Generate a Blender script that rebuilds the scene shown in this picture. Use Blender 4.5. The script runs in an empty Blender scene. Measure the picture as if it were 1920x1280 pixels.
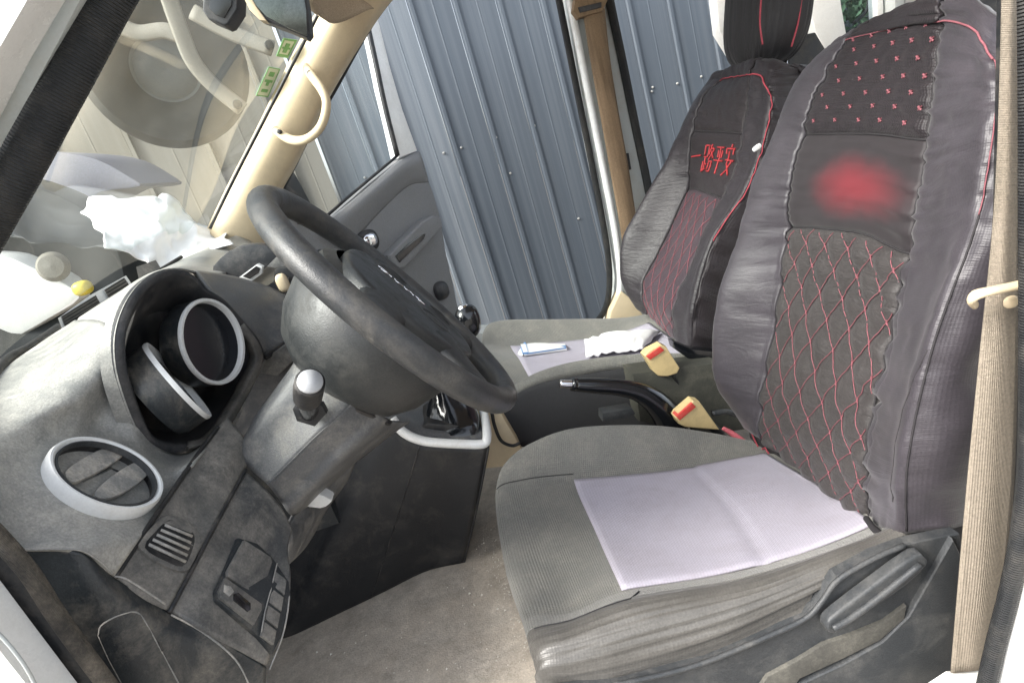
import bpy, bmesh, math, random
import numpy as np
from mathutils import Vector
R = math.radians
random.seed(7); np.random.seed(7)
scene = bpy.context.scene

# ------------------------------------------------------------ camera
FPX, PITCH, ROLL, YAW = 1100.0, R(17.7), R(17.4), R(2.5)
CAM = np.array([0.0, 0.0, 1.35])
Fv = np.array([math.sin(YAW)*math.cos(PITCH), math.cos(YAW)*math.cos(PITCH), -math.sin(PITCH)])
R0 = np.cross(Fv, [0, 0, 1]); R0 /= np.linalg.norm(R0); U0 = np.cross(R0, Fv)
Rv = R0*math.cos(ROLL) - U0*math.sin(ROLL)
Uv = U0*math.cos(ROLL) + R0*math.sin(ROLL)
cam = bpy.data.cameras.new('camera'); camo = bpy.data.objects.new('camera', cam)
scene.collection.objects.link(camo); scene.camera = camo
cam.sensor_width = 36; cam.lens = 36*FPX/1920; cam.clip_start = 0.02; cam.clip_end = 400
from mathutils import Matrix
camo.matrix_world = Matrix(((Rv[0], Uv[0], -Fv[0], CAM[0]), (Rv[1], Uv[1], -Fv[1], CAM[1]), (Rv[2], Uv[2], -Fv[2], CAM[2]), (0, 0, 0, 1)))

# ------------------------------------------------------------ light
SUN_DIR = np.array([-0.70, -0.28, 0.66]); SUN_DIR /= np.linalg.norm(SUN_DIR)   # towards the sun
w = bpy.data.worlds.new('World'); scene.world = w; w.use_nodes = True
nt = w.node_tree; nt.nodes.clear()
bg = nt.nodes.new('ShaderNodeBackground'); ow = nt.nodes.new('ShaderNodeOutputWorld')
sky = nt.nodes.new('ShaderNodeTexSky'); sky.sky_type = 'NISHITA'; sky.sun_disc = False
sky.sun_elevation = math.asin(SUN_DIR[2]); sky.sun_rotation = math.atan2(SUN_DIR[0], SUN_DIR[1])
sky.air_density = 1.0; sky.dust_density = 3.0; sky.ozone_density = 1.0
bg.inputs['Strength'].default_value = 0.15
hs = nt.nodes.new('ShaderNodeHueSaturation'); hs.inputs['Saturation'].default_value = 0.4
nt.links.new(sky.outputs[0], hs.inputs['Color']); nt.links.new(hs.outputs[0], bg.inputs['Color']); nt.links.new(bg.outputs[0], ow.inputs['Surface'])
sl = bpy.data.lights.new('sun', 'SUN'); sl.energy = 2.0; sl.angle = R(25); sl.color = (1, 0.965, 0.91)
so = bpy.data.objects.new('sun', sl); scene.collection.objects.link(so)
so.rotation_euler = Vector(SUN_DIR).to_track_quat('Z', 'Y').to_euler()
scene.view_settings.view_transform = 'Standard'; scene.view_settings.look = 'None'
scene.view_settings.exposure = 1.62; scene.view_settings.gamma = 1
scene.render.engine = 'CYCLES'

# ------------------------------------------------------------ helpers
def ray(px, py): return Fv + Rv*(px-960)/FPX + Uv*(640-py)/FPX
def at(px, py, Y, dx=0, dy=0, dz=0):
    r = ray(px, py); return CAM + r*(Y/r[1]) + np.array([dx, dy, dz])
def atz(px, py, Z):
    r = ray(px, py); return CAM + r*((Z-CAM[2])/r[2])
def onpl(px, py, p0, n, off=0.0):
    n = np.array(n, float); n /= np.linalg.norm(n)
    r = ray(px, py); return CAM + r*(np.dot(np.array(p0)+n*off-CAM, n)/np.dot(r, n))
def pts(lst, Y=None):
    o = []
    for p in lst:
        if isinstance(p, np.ndarray): o.append(p)
        elif len(p) == 2: o.append(at(p[0], p[1], Y))
        else: o.append(at(*p))
    return np.array(o)

def cr(P, N, closed=False):
    """uniform Catmull-Rom through rows of P (K,...), N samples per span"""
    P = np.asarray(P, float); K = len(P)
    if closed: idx = lambda i: P[i % K]; spans = K
    else:
        e0 = 2*P[0]-P[1]; e1 = 2*P[-1]-P[-2]
        idx = lambda i: e0 if i < 0 else (e1 if i >= K else P[i]); spans = K-1
    out = []
    for s in range(spans):
        a, b, c, d = idx(s-1), idx(s), idx(s+1), idx(s+2)
        for j in range(N):
            t = j/N
            out.append(0.5*((2*b)+(c-a)*t+(2*a-5*b+4*c-d)*t*t+(3*b-a-3*c+d)*t**3))
    if not closed: out.append(P[-1])
    return np.array(out)
def smooth_path(P, n=6, closed=False): return cr(P, n, closed)
def resample(P, n):
    d = np.r_[0, np.cumsum(np.linalg.norm(np.diff(P, axis=0), axis=1))]
    t = np.linspace(0, d[-1], n)
    return np.stack([np.interp(t, d, P[:, k]) for k in range(3)], 1)
def grid(rows, nu, nv, Ys=None):
    """rows: list of rows of control points -> dense grid (rows*nv+1, cols*nu+1, 3)"""
    A = np.array([pts(r, Ys) for r in rows])
    A = cr(A, nv)
    A = np.swapaxes(cr(np.swapaxes(A, 0, 1), nu), 0, 1)
    return A
def gnormals(G):
    du = np.gradient(G, axis=1); dv = np.gradient(G, axis=0)
    n = np.cross(du, dv); l = np.linalg.norm(n, axis=2, keepdims=True); l[l == 0] = 1; n /= l
    c = np.mean(np.sum(n*(CAM-G), axis=2))
    return n if c > 0 else -n
def vnoise(x, y, seed=0):
    x = np.asarray(x, float); y = np.asarray(y, float)
    xi = np.floor(x).astype(int); yi = np.floor(y).astype(int); xf = x-xi; yf = y-yi
    def h(a, b):
        v = np.sin(a*127.1+b*311.7+seed*74.7)*43758.5453
        return v-np.floor(v)
    sx = xf*xf*(3-2*xf); sy = yf*yf*(3-2*yf)
    return (h(xi, yi)*(1-sx)+h(xi+1, yi)*sx)*(1-sy)+(h(xi, yi+1)*(1-sx)+h(xi+1, yi+1)*sx)*sy-0.5

COL = scene.collection
def link(name, me, mat, parent, smooth=True):
    o = bpy.data.objects.new(name, me); COL.objects.link(o)
    if mat is not None: me.materials.append(mat)
    if parent is not None: o.parent = parent
    if smooth: me.shade_smooth()
    return o
def empty(name, label, cat, loc=(0, 0, 0), group=None):
    # parts keep world coordinates: the Empty sits at the thing's base and parts are offset by its inverse
    o = bpy.data.objects.new(name, None); COL.objects.link(o); o.location = loc
    o['label'] = label; o['category'] = cat; o.empty_display_size = 0.05
    if group: o['group'] = group
    return o
BASE = {}
def finish():
    # keep world placement of children although their parents are moved
    bpy.context.view_layer.update()
def tag(o, label=None, cat=None, group=None, kind=None):
    if label: o['label'] = label
    if cat: o['category'] = cat
    if group: o['group'] = group
    if kind: o['kind'] = kind
    return o
def mesh_from(name, V, Fc, mat, parent=None, smooth=True, uv=None):
    me = bpy.data.meshes.new(name)
    V = np.asarray(V, float)
    if parent is not None:
        off = np.array(root_off(parent)); V = V-off
    me.from_pydata([tuple(v) for v in V], [], [tuple(f) for f in Fc])
    if uv is not None:
        l = me.uv_layers.new(name='UVMap')
        vi = np.zeros(len(me.loops), dtype=np.int32); me.loops.foreach_get('vertex_index', vi)
        l.data.foreach_set('uv', np.asarray(uv, dtype=np.float32)[vi].ravel())
    me.validate()
    bm = bmesh.new(); bm.from_mesh(me); bmesh.ops.recalc_face_normals(bm, faces=bm.faces); bm.to_mesh(me); bm.free()
    return link(name, me, mat, parent, smooth)
def root_off(o):
    t = np.zeros(3)
    while o is not None:
        t += np.array(o.location); o = o.parent
    return t
def gmesh(name, G, mat, parent=None, thick=0.0, disp=None, smooth=True, sharp=None):
    n = gnormals(G)
    if disp is not None: G = G + n*disp[..., None]; n = gnormals(G)
    a, b = G.shape[:2]
    du = np.r_[0, np.cumsum(np.linalg.norm(np.diff(G[a//2], axis=0), axis=1))]
    dv = np.r_[0, np.cumsum(np.linalg.norm(np.diff(G[:, b//2], axis=0), axis=1))]
    UU, VV = np.meshgrid(du, dv); uv = np.stack([UU, VV], 2).reshape(-1, 2)
    V = G.reshape(-1, 3); F = []
    for i in range(a-1):
        for j in range(b-1):
            F.append((i*b+j, i*b+j+1, (i+1)*b+j+1, (i+1)*b+j))
    if thick:
        V2 = (G-n*thick).reshape(-1, 3); o = a*b
        V = np.vstack([V, V2]); uv = np.vstack([uv, uv])
        F += [(o+f[3], o+f[2], o+f[1], o+f[0]) for f in F[:]]
        ring = [j for j in range(b)]+[i*b+b-1 for i in range(1, a)]+[(a-1)*b+j for j in range(b-2, -1, -1)]+[i*b for i in range(a-2, 0, -1)]
        for k in range(len(ring)):
            p, q = ring[k], ring[(k+1) % len(ring)]; F.append((p, q, o+q, o+p))
    return mesh_from(name, V, F, mat, parent, smooth, uv)
def tube(name, P, r, mat, parent=None, seg=10, n=6, flat=None, closed=False, smooth=True, sm=True):
    P = pts(P) if not isinstance(P, np.ndarray) else P
    if sm and len(P) > 2:
        rr = cr(np.array(r, float)[:, None], n, closed)[:, 0] if hasattr(r, '__len__') else None
        P = cr(P, n, closed)
    else: rr = np.array(r, float) if hasattr(r, '__len__') else None
    K = len(P)
    if rr is None: rr = np.full(K, float(r))
    T = np.gradient(P, axis=0) if not closed else (np.roll(P, -1, 0)-np.roll(P, 1, 0))
    T /= np.linalg.norm(T, axis=1)[:, None]
    up = np.array([0, 0, 1.0]) if abs(T[0][2]) < 0.9 else np.array([0, 1.0, 0])
    if flat is not None and len(flat) > 2: up = np.array(flat[2], float)
    V = []; uv = []; s = 0
    for i in range(K):
        a = up-T[i]*np.dot(up, T[i]); a /= np.linalg.norm(a); b = np.cross(T[i], a)
        up = a
        if i: s += np.linalg.norm(P[i]-P[i-1])
        fa, fb = (flat[0], flat[1]) if flat is not None else (1, 1)
        for k in range(seg):
            t = 2*math.pi*k/seg
            V.append(P[i]+rr[i]*(a*math.cos(t)*fa+b*math.sin(t)*fb)); uv.append((k/seg*0.05, s))
    F = []
    for i in range(K if closed else K-1):
        for k in range(seg):
            j = (i+1) % K
            F.append((i*seg+k, i*seg+(k+1) % seg, j*seg+(k+1) % seg, j*seg+k))
    if not closed:
        F.append(tuple(range(seg))[::-1]); F.append(tuple((K-1)*seg+k for k in range(seg)))
    return mesh_from(name, V, F, mat, parent, smooth, uv)
def slab(name, outline, depth, mat, parent=None, Y=None, dirv=(0, 1, 0), bevel=0.003, round_=0, segs=2, plane=None, smooth=True):
    """outline traced at its own distance, extruded to its real depth"""
    if plane is not None: P = np.array([onpl(p[0], p[1], *plane) for p in outline])
    else: P = pts(outline, Y)
    if round_: P = cr(P, round_, True)
    d = np.array(dirv, float); d /= np.linalg.norm(d)
    bm = bmesh.new(); off = root_off(parent) if parent is not None else np.zeros(3)
    vs = [bm.verts.new(tuple(p-off)) for p in P]; f = bm.faces.new(vs)
    ex = bmesh.ops.extrude_face_region(bm, geom=[f])
    nv = [e for e in ex['geom'] if isinstance(e, bmesh.types.BMVert)]
    bmesh.ops.translate(bm, verts=nv, vec=Vector(d*depth))
    bmesh.ops.recalc_face_normals(bm, faces=bm.faces)
    if bevel:
        es = [e for e in bm.edges if all(v in set(vs) for v in e.verts)]
        fr = set(vs); es = [e for e in bm.edges if e.verts[0] in fr and e.verts[1] in fr]
        try: bmesh.ops.bevel(bm, geom=es, offset=bevel, segments=segs, profile=0.6, affect='EDGES', clamp_overlap=True)
        except Exception as ex_: print('bevel', name, ex_)
    bmesh.ops.triangulate(bm, faces=[f for f in bm.faces if len(f.verts) > 8])
    me = bpy.data.meshes.new(name); bm.to_mesh(me); bm.free()
    o = link(name, me, mat, parent, False)
    if smooth:
        me.shade_smooth()
        try: me.set_sharp_from_angle(angle=R(35))
        except Exception: pass
    return o
def frame(n, up=(0, 0, 1)):
    n = np.array(n, float); n /= np.linalg.norm(n); up = np.array(up, float)
    a = np.cross(up, n)
    if np.linalg.norm(a) < 1e-3: a = np.cross((1, 0, 0), n)
    a /= np.linalg.norm(a); b = np.cross(n, a); return a, b, n
def lathe(name, prof, C, N, mat, parent=None, seg=48, sa=1, sb=1, smooth=True, up=(0, 0, 1)):
    a, b, n = frame(N, up); C = np.array(C, float); V = []; uv = []
    for (r, h) in prof:
        for k in range(seg):
            t = 2*math.pi*k/seg; V.append(C+a*r*sa*math.cos(t)+b*r*sb*math.sin(t)+n*h); uv.append((k/seg*r*6, h+r))
    F = []
    for i in range(len(prof)-1):
        for k in range(seg):
            F.append((i*seg+k, i*seg+(k+1) % seg, (i+1)*seg+(k+1) % seg, (i+1)*seg+k))
    if prof[0][0] > 1e-6: pass
    o = mesh_from(name, V, F, mat, parent, smooth, uv)
    try: o.data.set_sharp_from_angle(angle=R(40))
    except Exception: pass
    return o
def pill(name, C, axes, s, mat, parent, e=0.6, nu=40, nv=24, disp=None):
    """superellipsoid body"""
    a, b, c = [np.array(x, float)/np.linalg.norm(x) for x in axes]
    sp = lambda v, p: np.sign(v)*np.abs(v)**p
    V = []; uv = []
    for i in range(nv+1):
        ph = -math.pi/2+math.pi*i/nv
        for j in range(nu):
            th = 2*math.pi*j/nu
            x = sp(math.cos(ph), e)*sp(math.cos(th), e); y = sp(math.cos(ph), e)*sp(math.sin(th), e); z = sp(math.sin(ph), e)
            k = 1+(disp(th, ph) if disp else 0)
            V.append(np.array(C)+a*x*s[0]*k+b*y*s[1]*k+c*z*s[2]); uv.append((j/nu, i/nv))
    F = [(i*nu+j, i*nu+(j+1) % nu, (i+1)*nu+(j+1) % nu, (i+1)*nu+j) for i in range(nv) for j in range(nu)]
    return mesh_from(name, V, F, mat, parent, True, uv)

def on_grid(G, px, py, lift=0.001):
    """point of the built surface G that lies on the given sight line, raised off it by lift"""
    r = ray(px, py); r = r/np.linalg.norm(r); P = G.reshape(-1, 3); D = P-CAM; t = D@r
    d = np.linalg.norm(D-np.outer(t, r), axis=1); i = np.argsort(d)[:9]
    c = P[i].mean(0); _, _, vh = np.linalg.svd(P[i]-c); n = vh[2]
    if np.dot(n, CAM-c) < 0: n = -n
    return CAM+r*(np.dot(c-CAM, n)/np.dot(r, n))+n*lift, n
def gslab(name, G, poly, lift, th, mat, par, bevel=0.0008, round_=0):
    q = [on_grid(G, *p, lift) for p in poly]; n = np.mean([a[1] for a in q], axis=0)
    return slab(name, [a[0] for a in q], th, mat, par, dirv=-n, bevel=bevel, round_=round_)
def gtube(name, G, path, r, mat, par, lift=0.0005, seg=8, **k):
    return tube(name, np.array([on_grid(G, *p, lift)[0] for p in path]), r, mat, par, seg, **k)

# ------------------------------------------------------------ materials
def M(name, col, rough=0.5, metal=0.0, dust=None, damt=0.0, dscale=8.0, dlo=0.45, dhi=0.62, bump=0.0, bscale=900.0,
      weave=0.0, wscale=450.0, streak=None, ribs=0.0, rscale=300.0, sheen=0.0, coat=0.0, var=0.0, wrinkle=0.0, wr=(30, 160), spec=0.5, dstretch=None, grain=0.22, gscale=420.0, wcol=0.0, wcs=80.0):
    m = bpy.data.materials.new(name); m.use_nodes = True; nt = m.node_tree; N = nt.nodes; L = nt.links
    bs = N['Principled BSDF']; bs.inputs['Roughness'].default_value = rough; bs.inputs['Metallic'].default_value = metal
    bs.inputs['Specular IOR Level'].default_value = spec
    if sheen: bs.inputs['Sheen Weight'].default_value = sheen; bs.inputs['Sheen Roughness'].default_value = 0.4
    if coat: bs.inputs['Coat Weight'].default_value = coat; bs.inputs['Coat Roughness'].default_value = 0.15
    tc = N.new('ShaderNodeTexCoord'); 
    def noise(scale, detail=6, rough_=0.6, dist=0.0, vec=None, stretch=None):
        n = N.new('ShaderNodeTexNoise'); n.inputs['Scale'].default_value = scale; n.inputs['Detail'].default_value = detail
        n.inputs['Roughness'].default_value = rough_; n.inputs['Distortion'].default_value = dist
        src = vec or tc.outputs['Object']
        if stretch:
            mp = N.new('ShaderNodeMapping'); mp.inputs['Scale'].default_value = stretch; L.new(src, mp.inputs['Vector']); src = mp.outputs[0]
        L.new(src, n.inputs['Vector']); return n
    base = None
    rgb = N.new('ShaderNodeRGB'); rgb.outputs[0].default_value = (*col, 1); base = rgb.outputs[0]
    def mix(a, fac, colr, amt=1.0):
        x = N.new('ShaderNodeMix'); x.data_type = 'RGBA'
        L.new(a, x.inputs[6]); x.inputs[7].default_value = (*colr, 1)
        mu = N.new('ShaderNodeMath'); mu.operation = 'MULTIPLY'; mu.inputs[1].default_value = amt; L.new(fac, mu.inputs[0]); L.new(mu.outputs[0], x.inputs[0])
        return x.outputs[2]
    if var:
        n = noise(14, 5); r = N.new('ShaderNodeMapRange'); r.inputs[1].default_value = 0.3; r.inputs[2].default_value = 0.7
        L.new(n.outputs['Fac'], r.inputs[0]); base = mix(base, r.outputs[0], tuple(c*(1-var) for c in col))
    if streak:
        sc, colr, amt = streak
        n = noise(1.0, 4, 0.6, 0, None, sc); r = N.new('ShaderNodeMapRange'); r.inputs[1].default_value = 0.42; r.inputs[2].default_value = 0.68
        L.new(n.outputs['Fac'], r.inputs[0]); base = mix(base, r.outputs[0], colr, amt)
    rf = None
    if dust is not None:
        n = noise(dscale*1.6, 12, 0.72, 0.4, None, dstretch); r = N.new('ShaderNodeMapRange'); r.inputs[1].default_value = dlo; r.inputs[2].default_value = dhi
        L.new(n.outputs['Fac'], r.inputs[0])
        n2 = noise(dscale*9, 6, 0.7); r2 = N.new('ShaderNodeMapRange'); r2.inputs[1].default_value = 0.3; r2.inputs[2].default_value = 0.65; r2.inputs[3].default_value = 0.35
        L.new(n2.outputs['Fac'], r2.inputs[0])
        mu = N.new('ShaderNodeMath'); mu.operation = 'MULTIPLY'; L.new(r.outputs[0], mu.inputs[0]); L.new(r2.outputs[0], mu.inputs[1])
        base = mix(base, mu.outputs[0], dust, damt); rf = mu.outputs[0]
        rr = N.new('ShaderNodeMapRange'); rr.inputs[3].default_value = rough; rr.inputs[4].default_value = min(1, rough+0.35)
        L.new(rf, rr.inputs[0]); L.new(rr.outputs[0], bs.inputs['Roughness'])
    if grain:
        n = noise(gscale, 4, 0.75); r = N.new('ShaderNodeMapRange'); r.inputs[1].default_value = 0.32; r.inputs[2].default_value = 0.68
        r.inputs[3].default_value = 1-grain; r.inputs[4].default_value = 1+grain*1.2; L.new(n.outputs['Fac'], r.inputs[0])
        fac = r.outputs[0]
        if wcol:
            wv = N.new('ShaderNodeTexWave'); wv.bands_direction = 'Y'; wv.inputs['Scale'].default_value = wcs; wv.inputs['Distortion'].default_value = 1.2; wv.inputs['Detail Scale'].default_value = 4
            L.new(tc.outputs['UV'], wv.inputs['Vector']); r3 = N.new('ShaderNodeMapRange'); r3.inputs[3].default_value = 1-wcol; r3.inputs[4].default_value = 1+wcol; L.new(wv.outputs['Fac'], r3.inputs[0])
            m2_ = N.new('ShaderNodeMath'); m2_.operation = 'MULTIPLY'; L.new(fac, m2_.inputs[0]); L.new(r3.outputs[0], m2_.inputs[1]); fac = m2_.outputs[0]
        vm = N.new('ShaderNodeVectorMath'); vm.operation = 'SCALE'; L.new(base, vm.inputs[0]); L.new(fac, vm.inputs['Scale']); base = vm.outputs[0]
    L.new(base, bs.inputs['Base Color'])
    last = None
    def addbump(h, strength, dist):
        nonlocal last
        b = N.new('ShaderNodeBump'); b.inputs['Strength'].default_value = strength; b.inputs['Distance'].default_value = dist
        L.new(h, b.inputs['Height'])
        if last is not None: L.new(last, b.inputs['Normal'])
        last = b.outputs[0]
    if wrinkle:
        n = noise(1.0, 5, 0.6, 1.2, tc.outputs['UV'], (wr[0], wr[1], 1)); addbump(n.outputs['Fac'], min(1, wrinkle), 0.004)
    if bump:
        n = noise(bscale, 3, 0.6); addbump(n.outputs['Fac'], bump, 0.0008)
    if weave:
        for ax in ('X', 'Y'):
            wv = N.new('ShaderNodeTexWave'); wv.bands_direction = ax; wv.inputs['Scale'].default_value = wscale/6.28; wv.inputs['Distortion'].default_value = 0.6; wv.inputs['Detail Scale'].default_value = 30
            L.new(tc.outputs['UV'], wv.inputs['Vector']); addbump(wv.outputs['Fac'], weave, 0.0007)
    if ribs:
        wv = N.new('ShaderNodeTexWave'); wv.bands_direction = 'Y'; wv.inputs['Scale'].default_value = rscale/6.28
        L.new(tc.outputs['UV'], wv.inputs['Vector']); addbump(wv.outputs['Fac'], ribs, 0.002)
    if last is not None: L.new(last, bs.inputs['Normal'])
    return m
DUST = (0.34, 0.30, 0.25)
m_dash_top = M('dash plastic dusty grey', (0.17, 0.175, 0.17), 0.34, dust=(0.56, 0.53, 0.47), damt=0.85, dscale=4, dlo=0.34, dhi=0.66, bump=0.5, bscale=500)
m_dash = M('dash plastic soiled', (0.060, 0.062, 0.062), 0.36, dust=(0.46, 0.42, 0.36), damt=0.75, dscale=7, dlo=0.38, dhi=0.74, bump=0.45, bscale=600)
m_dash_low = M('dark lower plastic', (0.022, 0.026, 0.029), 0.34, dust=(0.40, 0.35, 0.28), damt=0.5, dscale=9, dlo=0.48, dhi=0.74, bump=0.4, bscale=600)
m_hood = M('hood black plastic', (0.028, 0.030, 0.034), 0.45, dust=(0.32, 0.29, 0.26), damt=0.35, dscale=10, dlo=0.45, dhi=0.7, bump=0.3, bscale=700)
m_black = M('black plastic', (0.010, 0.011, 0.013), 0.4, dust=DUST, damt=0.15, dscale=20, bump=0.2)
m_gloss = M('glossy black', (0.006, 0.007, 0.009), 0.16, coat=0.5, grain=0.04)
m_wheel = M('steering wheel vinyl', (0.040, 0.042, 0.044), 0.33, dust=(0.2, 0.18, 0.15), damt=0.35, dscale=12, bump=0.5, bscale=700)
m_wheel_dk = M('steering wheel hub plastic', (0.026, 0.028, 0.029), 0.36, dust=(0.14, 0.13, 0.11), damt=0.2, dscale=12, bump=0.5, bscale=600)
m_col = M('column cover grey plastic', (0.085, 0.088, 0.092), 0.38, dust=(0.34, 0.32, 0.28), damt=0.4, dscale=14, bump=0.5, bscale=700)
m_dial = M('smoked gauge lens', (0.022, 0.024, 0.029), 0.22, coat=0.4, grain=0.03)
m_grey = M('pale grey stalk cap', (0.42, 0.43, 0.44), 0.55, grain=0.05)
m_vane = M('dusty vane plastic', (0.22, 0.22, 0.21), 0.5, dust=(0.55, 0.5, 0.43), damt=0.8, dscale=14)
m_console = M('console black plastic', (0.011, 0.012, 0.014), 0.5, dust=(0.24, 0.21, 0.17), damt=0.3, dscale=8, dlo=0.5, dhi=0.78, bump=0.4, bscale=500)
m_silver = M('silver painted trim', (0.78, 0.79, 0.78), 0.3, metal=0.05, dust=(0.4, 0.36, 0.3), damt=0.25, dscale=20, grain=0.04)
m_chrome = M('chrome', (0.8, 0.8, 0.82), 0.12, metal=1.0, grain=0.04)
m_cream = M('cream pillar plastic', (0.66, 0.54, 0.36), 0.45, dust=(0.35, 0.28, 0.2), damt=0.25, dscale=7, bump=0.2, bscale=500, grain=0.04)
m_buckle = M('cream buckle plastic', (0.62, 0.48, 0.24), 0.38, dust=(0.3, 0.22, 0.12), damt=0.35, dscale=25, grain=0.04)
m_red = M('red button', (0.6, 0.05, 0.04), 0.4, dust=(0.5, 0.2, 0.15), damt=0.4, dscale=80, grain=0.04)
m_paint = M('white body paint', (0.82, 0.82, 0.79), 0.25, dust=(0.6, 0.57, 0.5), damt=0.3, dscale=9, coat=0.3, grain=0.04)
m_paint_grey = M('silver body paint', (0.5, 0.53, 0.52), 0.35, dust=(0.42, 0.38, 0.3), damt=0.4, dscale=8, grain=0.04)
m_seal = M('black rubber seal', (0.022, 0.024, 0.026), 0.5, dust=(0.2, 0.18, 0.15), damt=0.25, dscale=14, ribs=1.0, rscale=900)
m_seal_dusty = M('dusty ribbed rubber', (0.05, 0.045, 0.038), 0.7, dust=(0.36, 0.31, 0.24), damt=0.75, dscale=10, dlo=0.4, dhi=0.6, ribs=1.0, rscale=2000)
m_satin = M('seat cover satin', (0.055, 0.049, 0.057), 0.42, sheen=0.12, weave=0.12, wscale=900, wrinkle=0.5, wr=(8, 30), var=0.35, wcol=0.03, wcs=95, grain=0.15, spec=0.45)
m_satin_dk = M('seat cover dark cloth', (0.020, 0.0155, 0.018), 0.5, sheen=0.06, weave=0.4, wscale=600, wrinkle=0.5, wr=(25, 90), var=0.25)
m_quilt = M('quilted cloth', (0.046, 0.041, 0.040), 0.5, sheen=0.08, weave=0.25, wscale=1400, wrinkle=0.7, wr=(30, 110), var=0.3)
m_cush = M('seat cushion cloth', (0.165, 0.163, 0.148), 0.7, sheen=0.2, weave=0.5, wscale=520, dust=(0.29, 0.275, 0.24), damt=0.55, dscale=9, grain=0.22, wcol=0.08, wcs=90)
m_cush_side = M('cushion side mesh', (0.135, 0.128, 0.116), 0.36, sheen=0.08, weave=0.12, wscale=600, var=0.4, grain=0.2, wcol=0.03, wcs=75)
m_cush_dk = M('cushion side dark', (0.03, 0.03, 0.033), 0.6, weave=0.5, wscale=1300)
m_pad = M('lilac mesh insert', (0.47, 0.445, 0.515), 0.7, weave=0.5, wscale=1000, dust=(0.32, 0.28, 0.31), damt=0.5, dscale=7, dlo=0.45, dhi=0.75, grain=0.08, wcol=0.05, wcs=70)
m_stitch = M('red thread', (0.36, 0.05, 0.07), 0.7)
m_stitch_f = M('faded red thread', (0.23, 0.075, 0.09), 0.8)
m_pink = M('faded red strap', (0.45, 0.10, 0.12), 0.7)
m_seam = M('dark seam', (0.02, 0.018, 0.02), 0.8)
m_shield = M('seat shield plastic', (0.038, 0.041, 0.044), 0.42, dust=(0.2, 0.19, 0.17), damt=0.3, dscale=12, bump=0.5, bscale=700)
m_recess = M('dusty recess', (0.07, 0.067, 0.058), 0.7, dust=(0.16, 0.15, 0.125), damt=0.8, dscale=12)
m_carpet = M('floor vinyl dirty', (0.54, 0.47, 0.385), 0.7, dust=(0.78, 0.71, 0.61), damt=0.75, dscale=9, dlo=0.36, dhi=0.7, bump=1.0, bscale=350, var=0.5, grain=0.16, gscale=260)
m_belt = M('seat belt webbing', (0.27, 0.23, 0.18), 0.75, streak=((90, 90, 1.6), (0.16, 0.135, 0.10), 0.55), weave=0.5, wscale=1600)
m_belt_dirty = M('old belt webbing', (0.23, 0.155, 0.09), 0.7, streak=((60, 60, 4), (0.10, 0.065, 0.035), 0.7), weave=0.4, wscale=900)
m_white = M('white plastic film', (0.88, 0.88, 0.87), 0.6, bump=0.3, bscale=60, grain=0.04)
m_blue = M('blue print', (0.10, 0.28, 0.6), 0.4, grain=0.04)
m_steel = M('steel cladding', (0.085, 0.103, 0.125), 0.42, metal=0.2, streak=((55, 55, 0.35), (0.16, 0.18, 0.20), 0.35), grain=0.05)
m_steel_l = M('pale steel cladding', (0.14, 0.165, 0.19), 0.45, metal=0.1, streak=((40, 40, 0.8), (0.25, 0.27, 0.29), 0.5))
m_rivet = M('rivet', (0.5, 0.5, 0.47), 0.3, metal=0.6, grain=0.04)
m_beige = M('beige sheet', (0.21, 0.195, 0.16), 0.6, streak=((20, 20, 0.6), (0.28, 0.27, 0.235), 0.5))
m_rubber = M('tyre rubber', (0.022, 0.027, 0.027), 0.8, dust=(0.08, 0.085, 0.08), damt=0.4, dscale=6)
m_ground = M('ground concrete', (0.20, 0.18, 0.155), 0.85, dust=(0.28, 0.26, 0.23), damt=0.6, dscale=2, bump=0.6, bscale=60)
m_roofcloth = M('roof lining', (0.42, 0.34, 0.25), 0.8, bump=0.4, bscale=300)
m_door = M('door trim grey', (0.19, 0.192, 0.195), 0.5, dust=(0.25, 0.24, 0.22), damt=0.35, dscale=9, bump=0.4, bscale=400)
m_yellow = M('yellow plastic', (0.75, 0.6, 0.06), 0.4)
m_green = M('green print', (0.16, 0.36, 0.14), 0.6)
m_lilacwall = M('lilac painted panel', (0.20, 0.205, 0.25), 0.4)
m_emblem = M('embroidery red', (0.34, 0.025, 0.03), 0.7)

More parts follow.
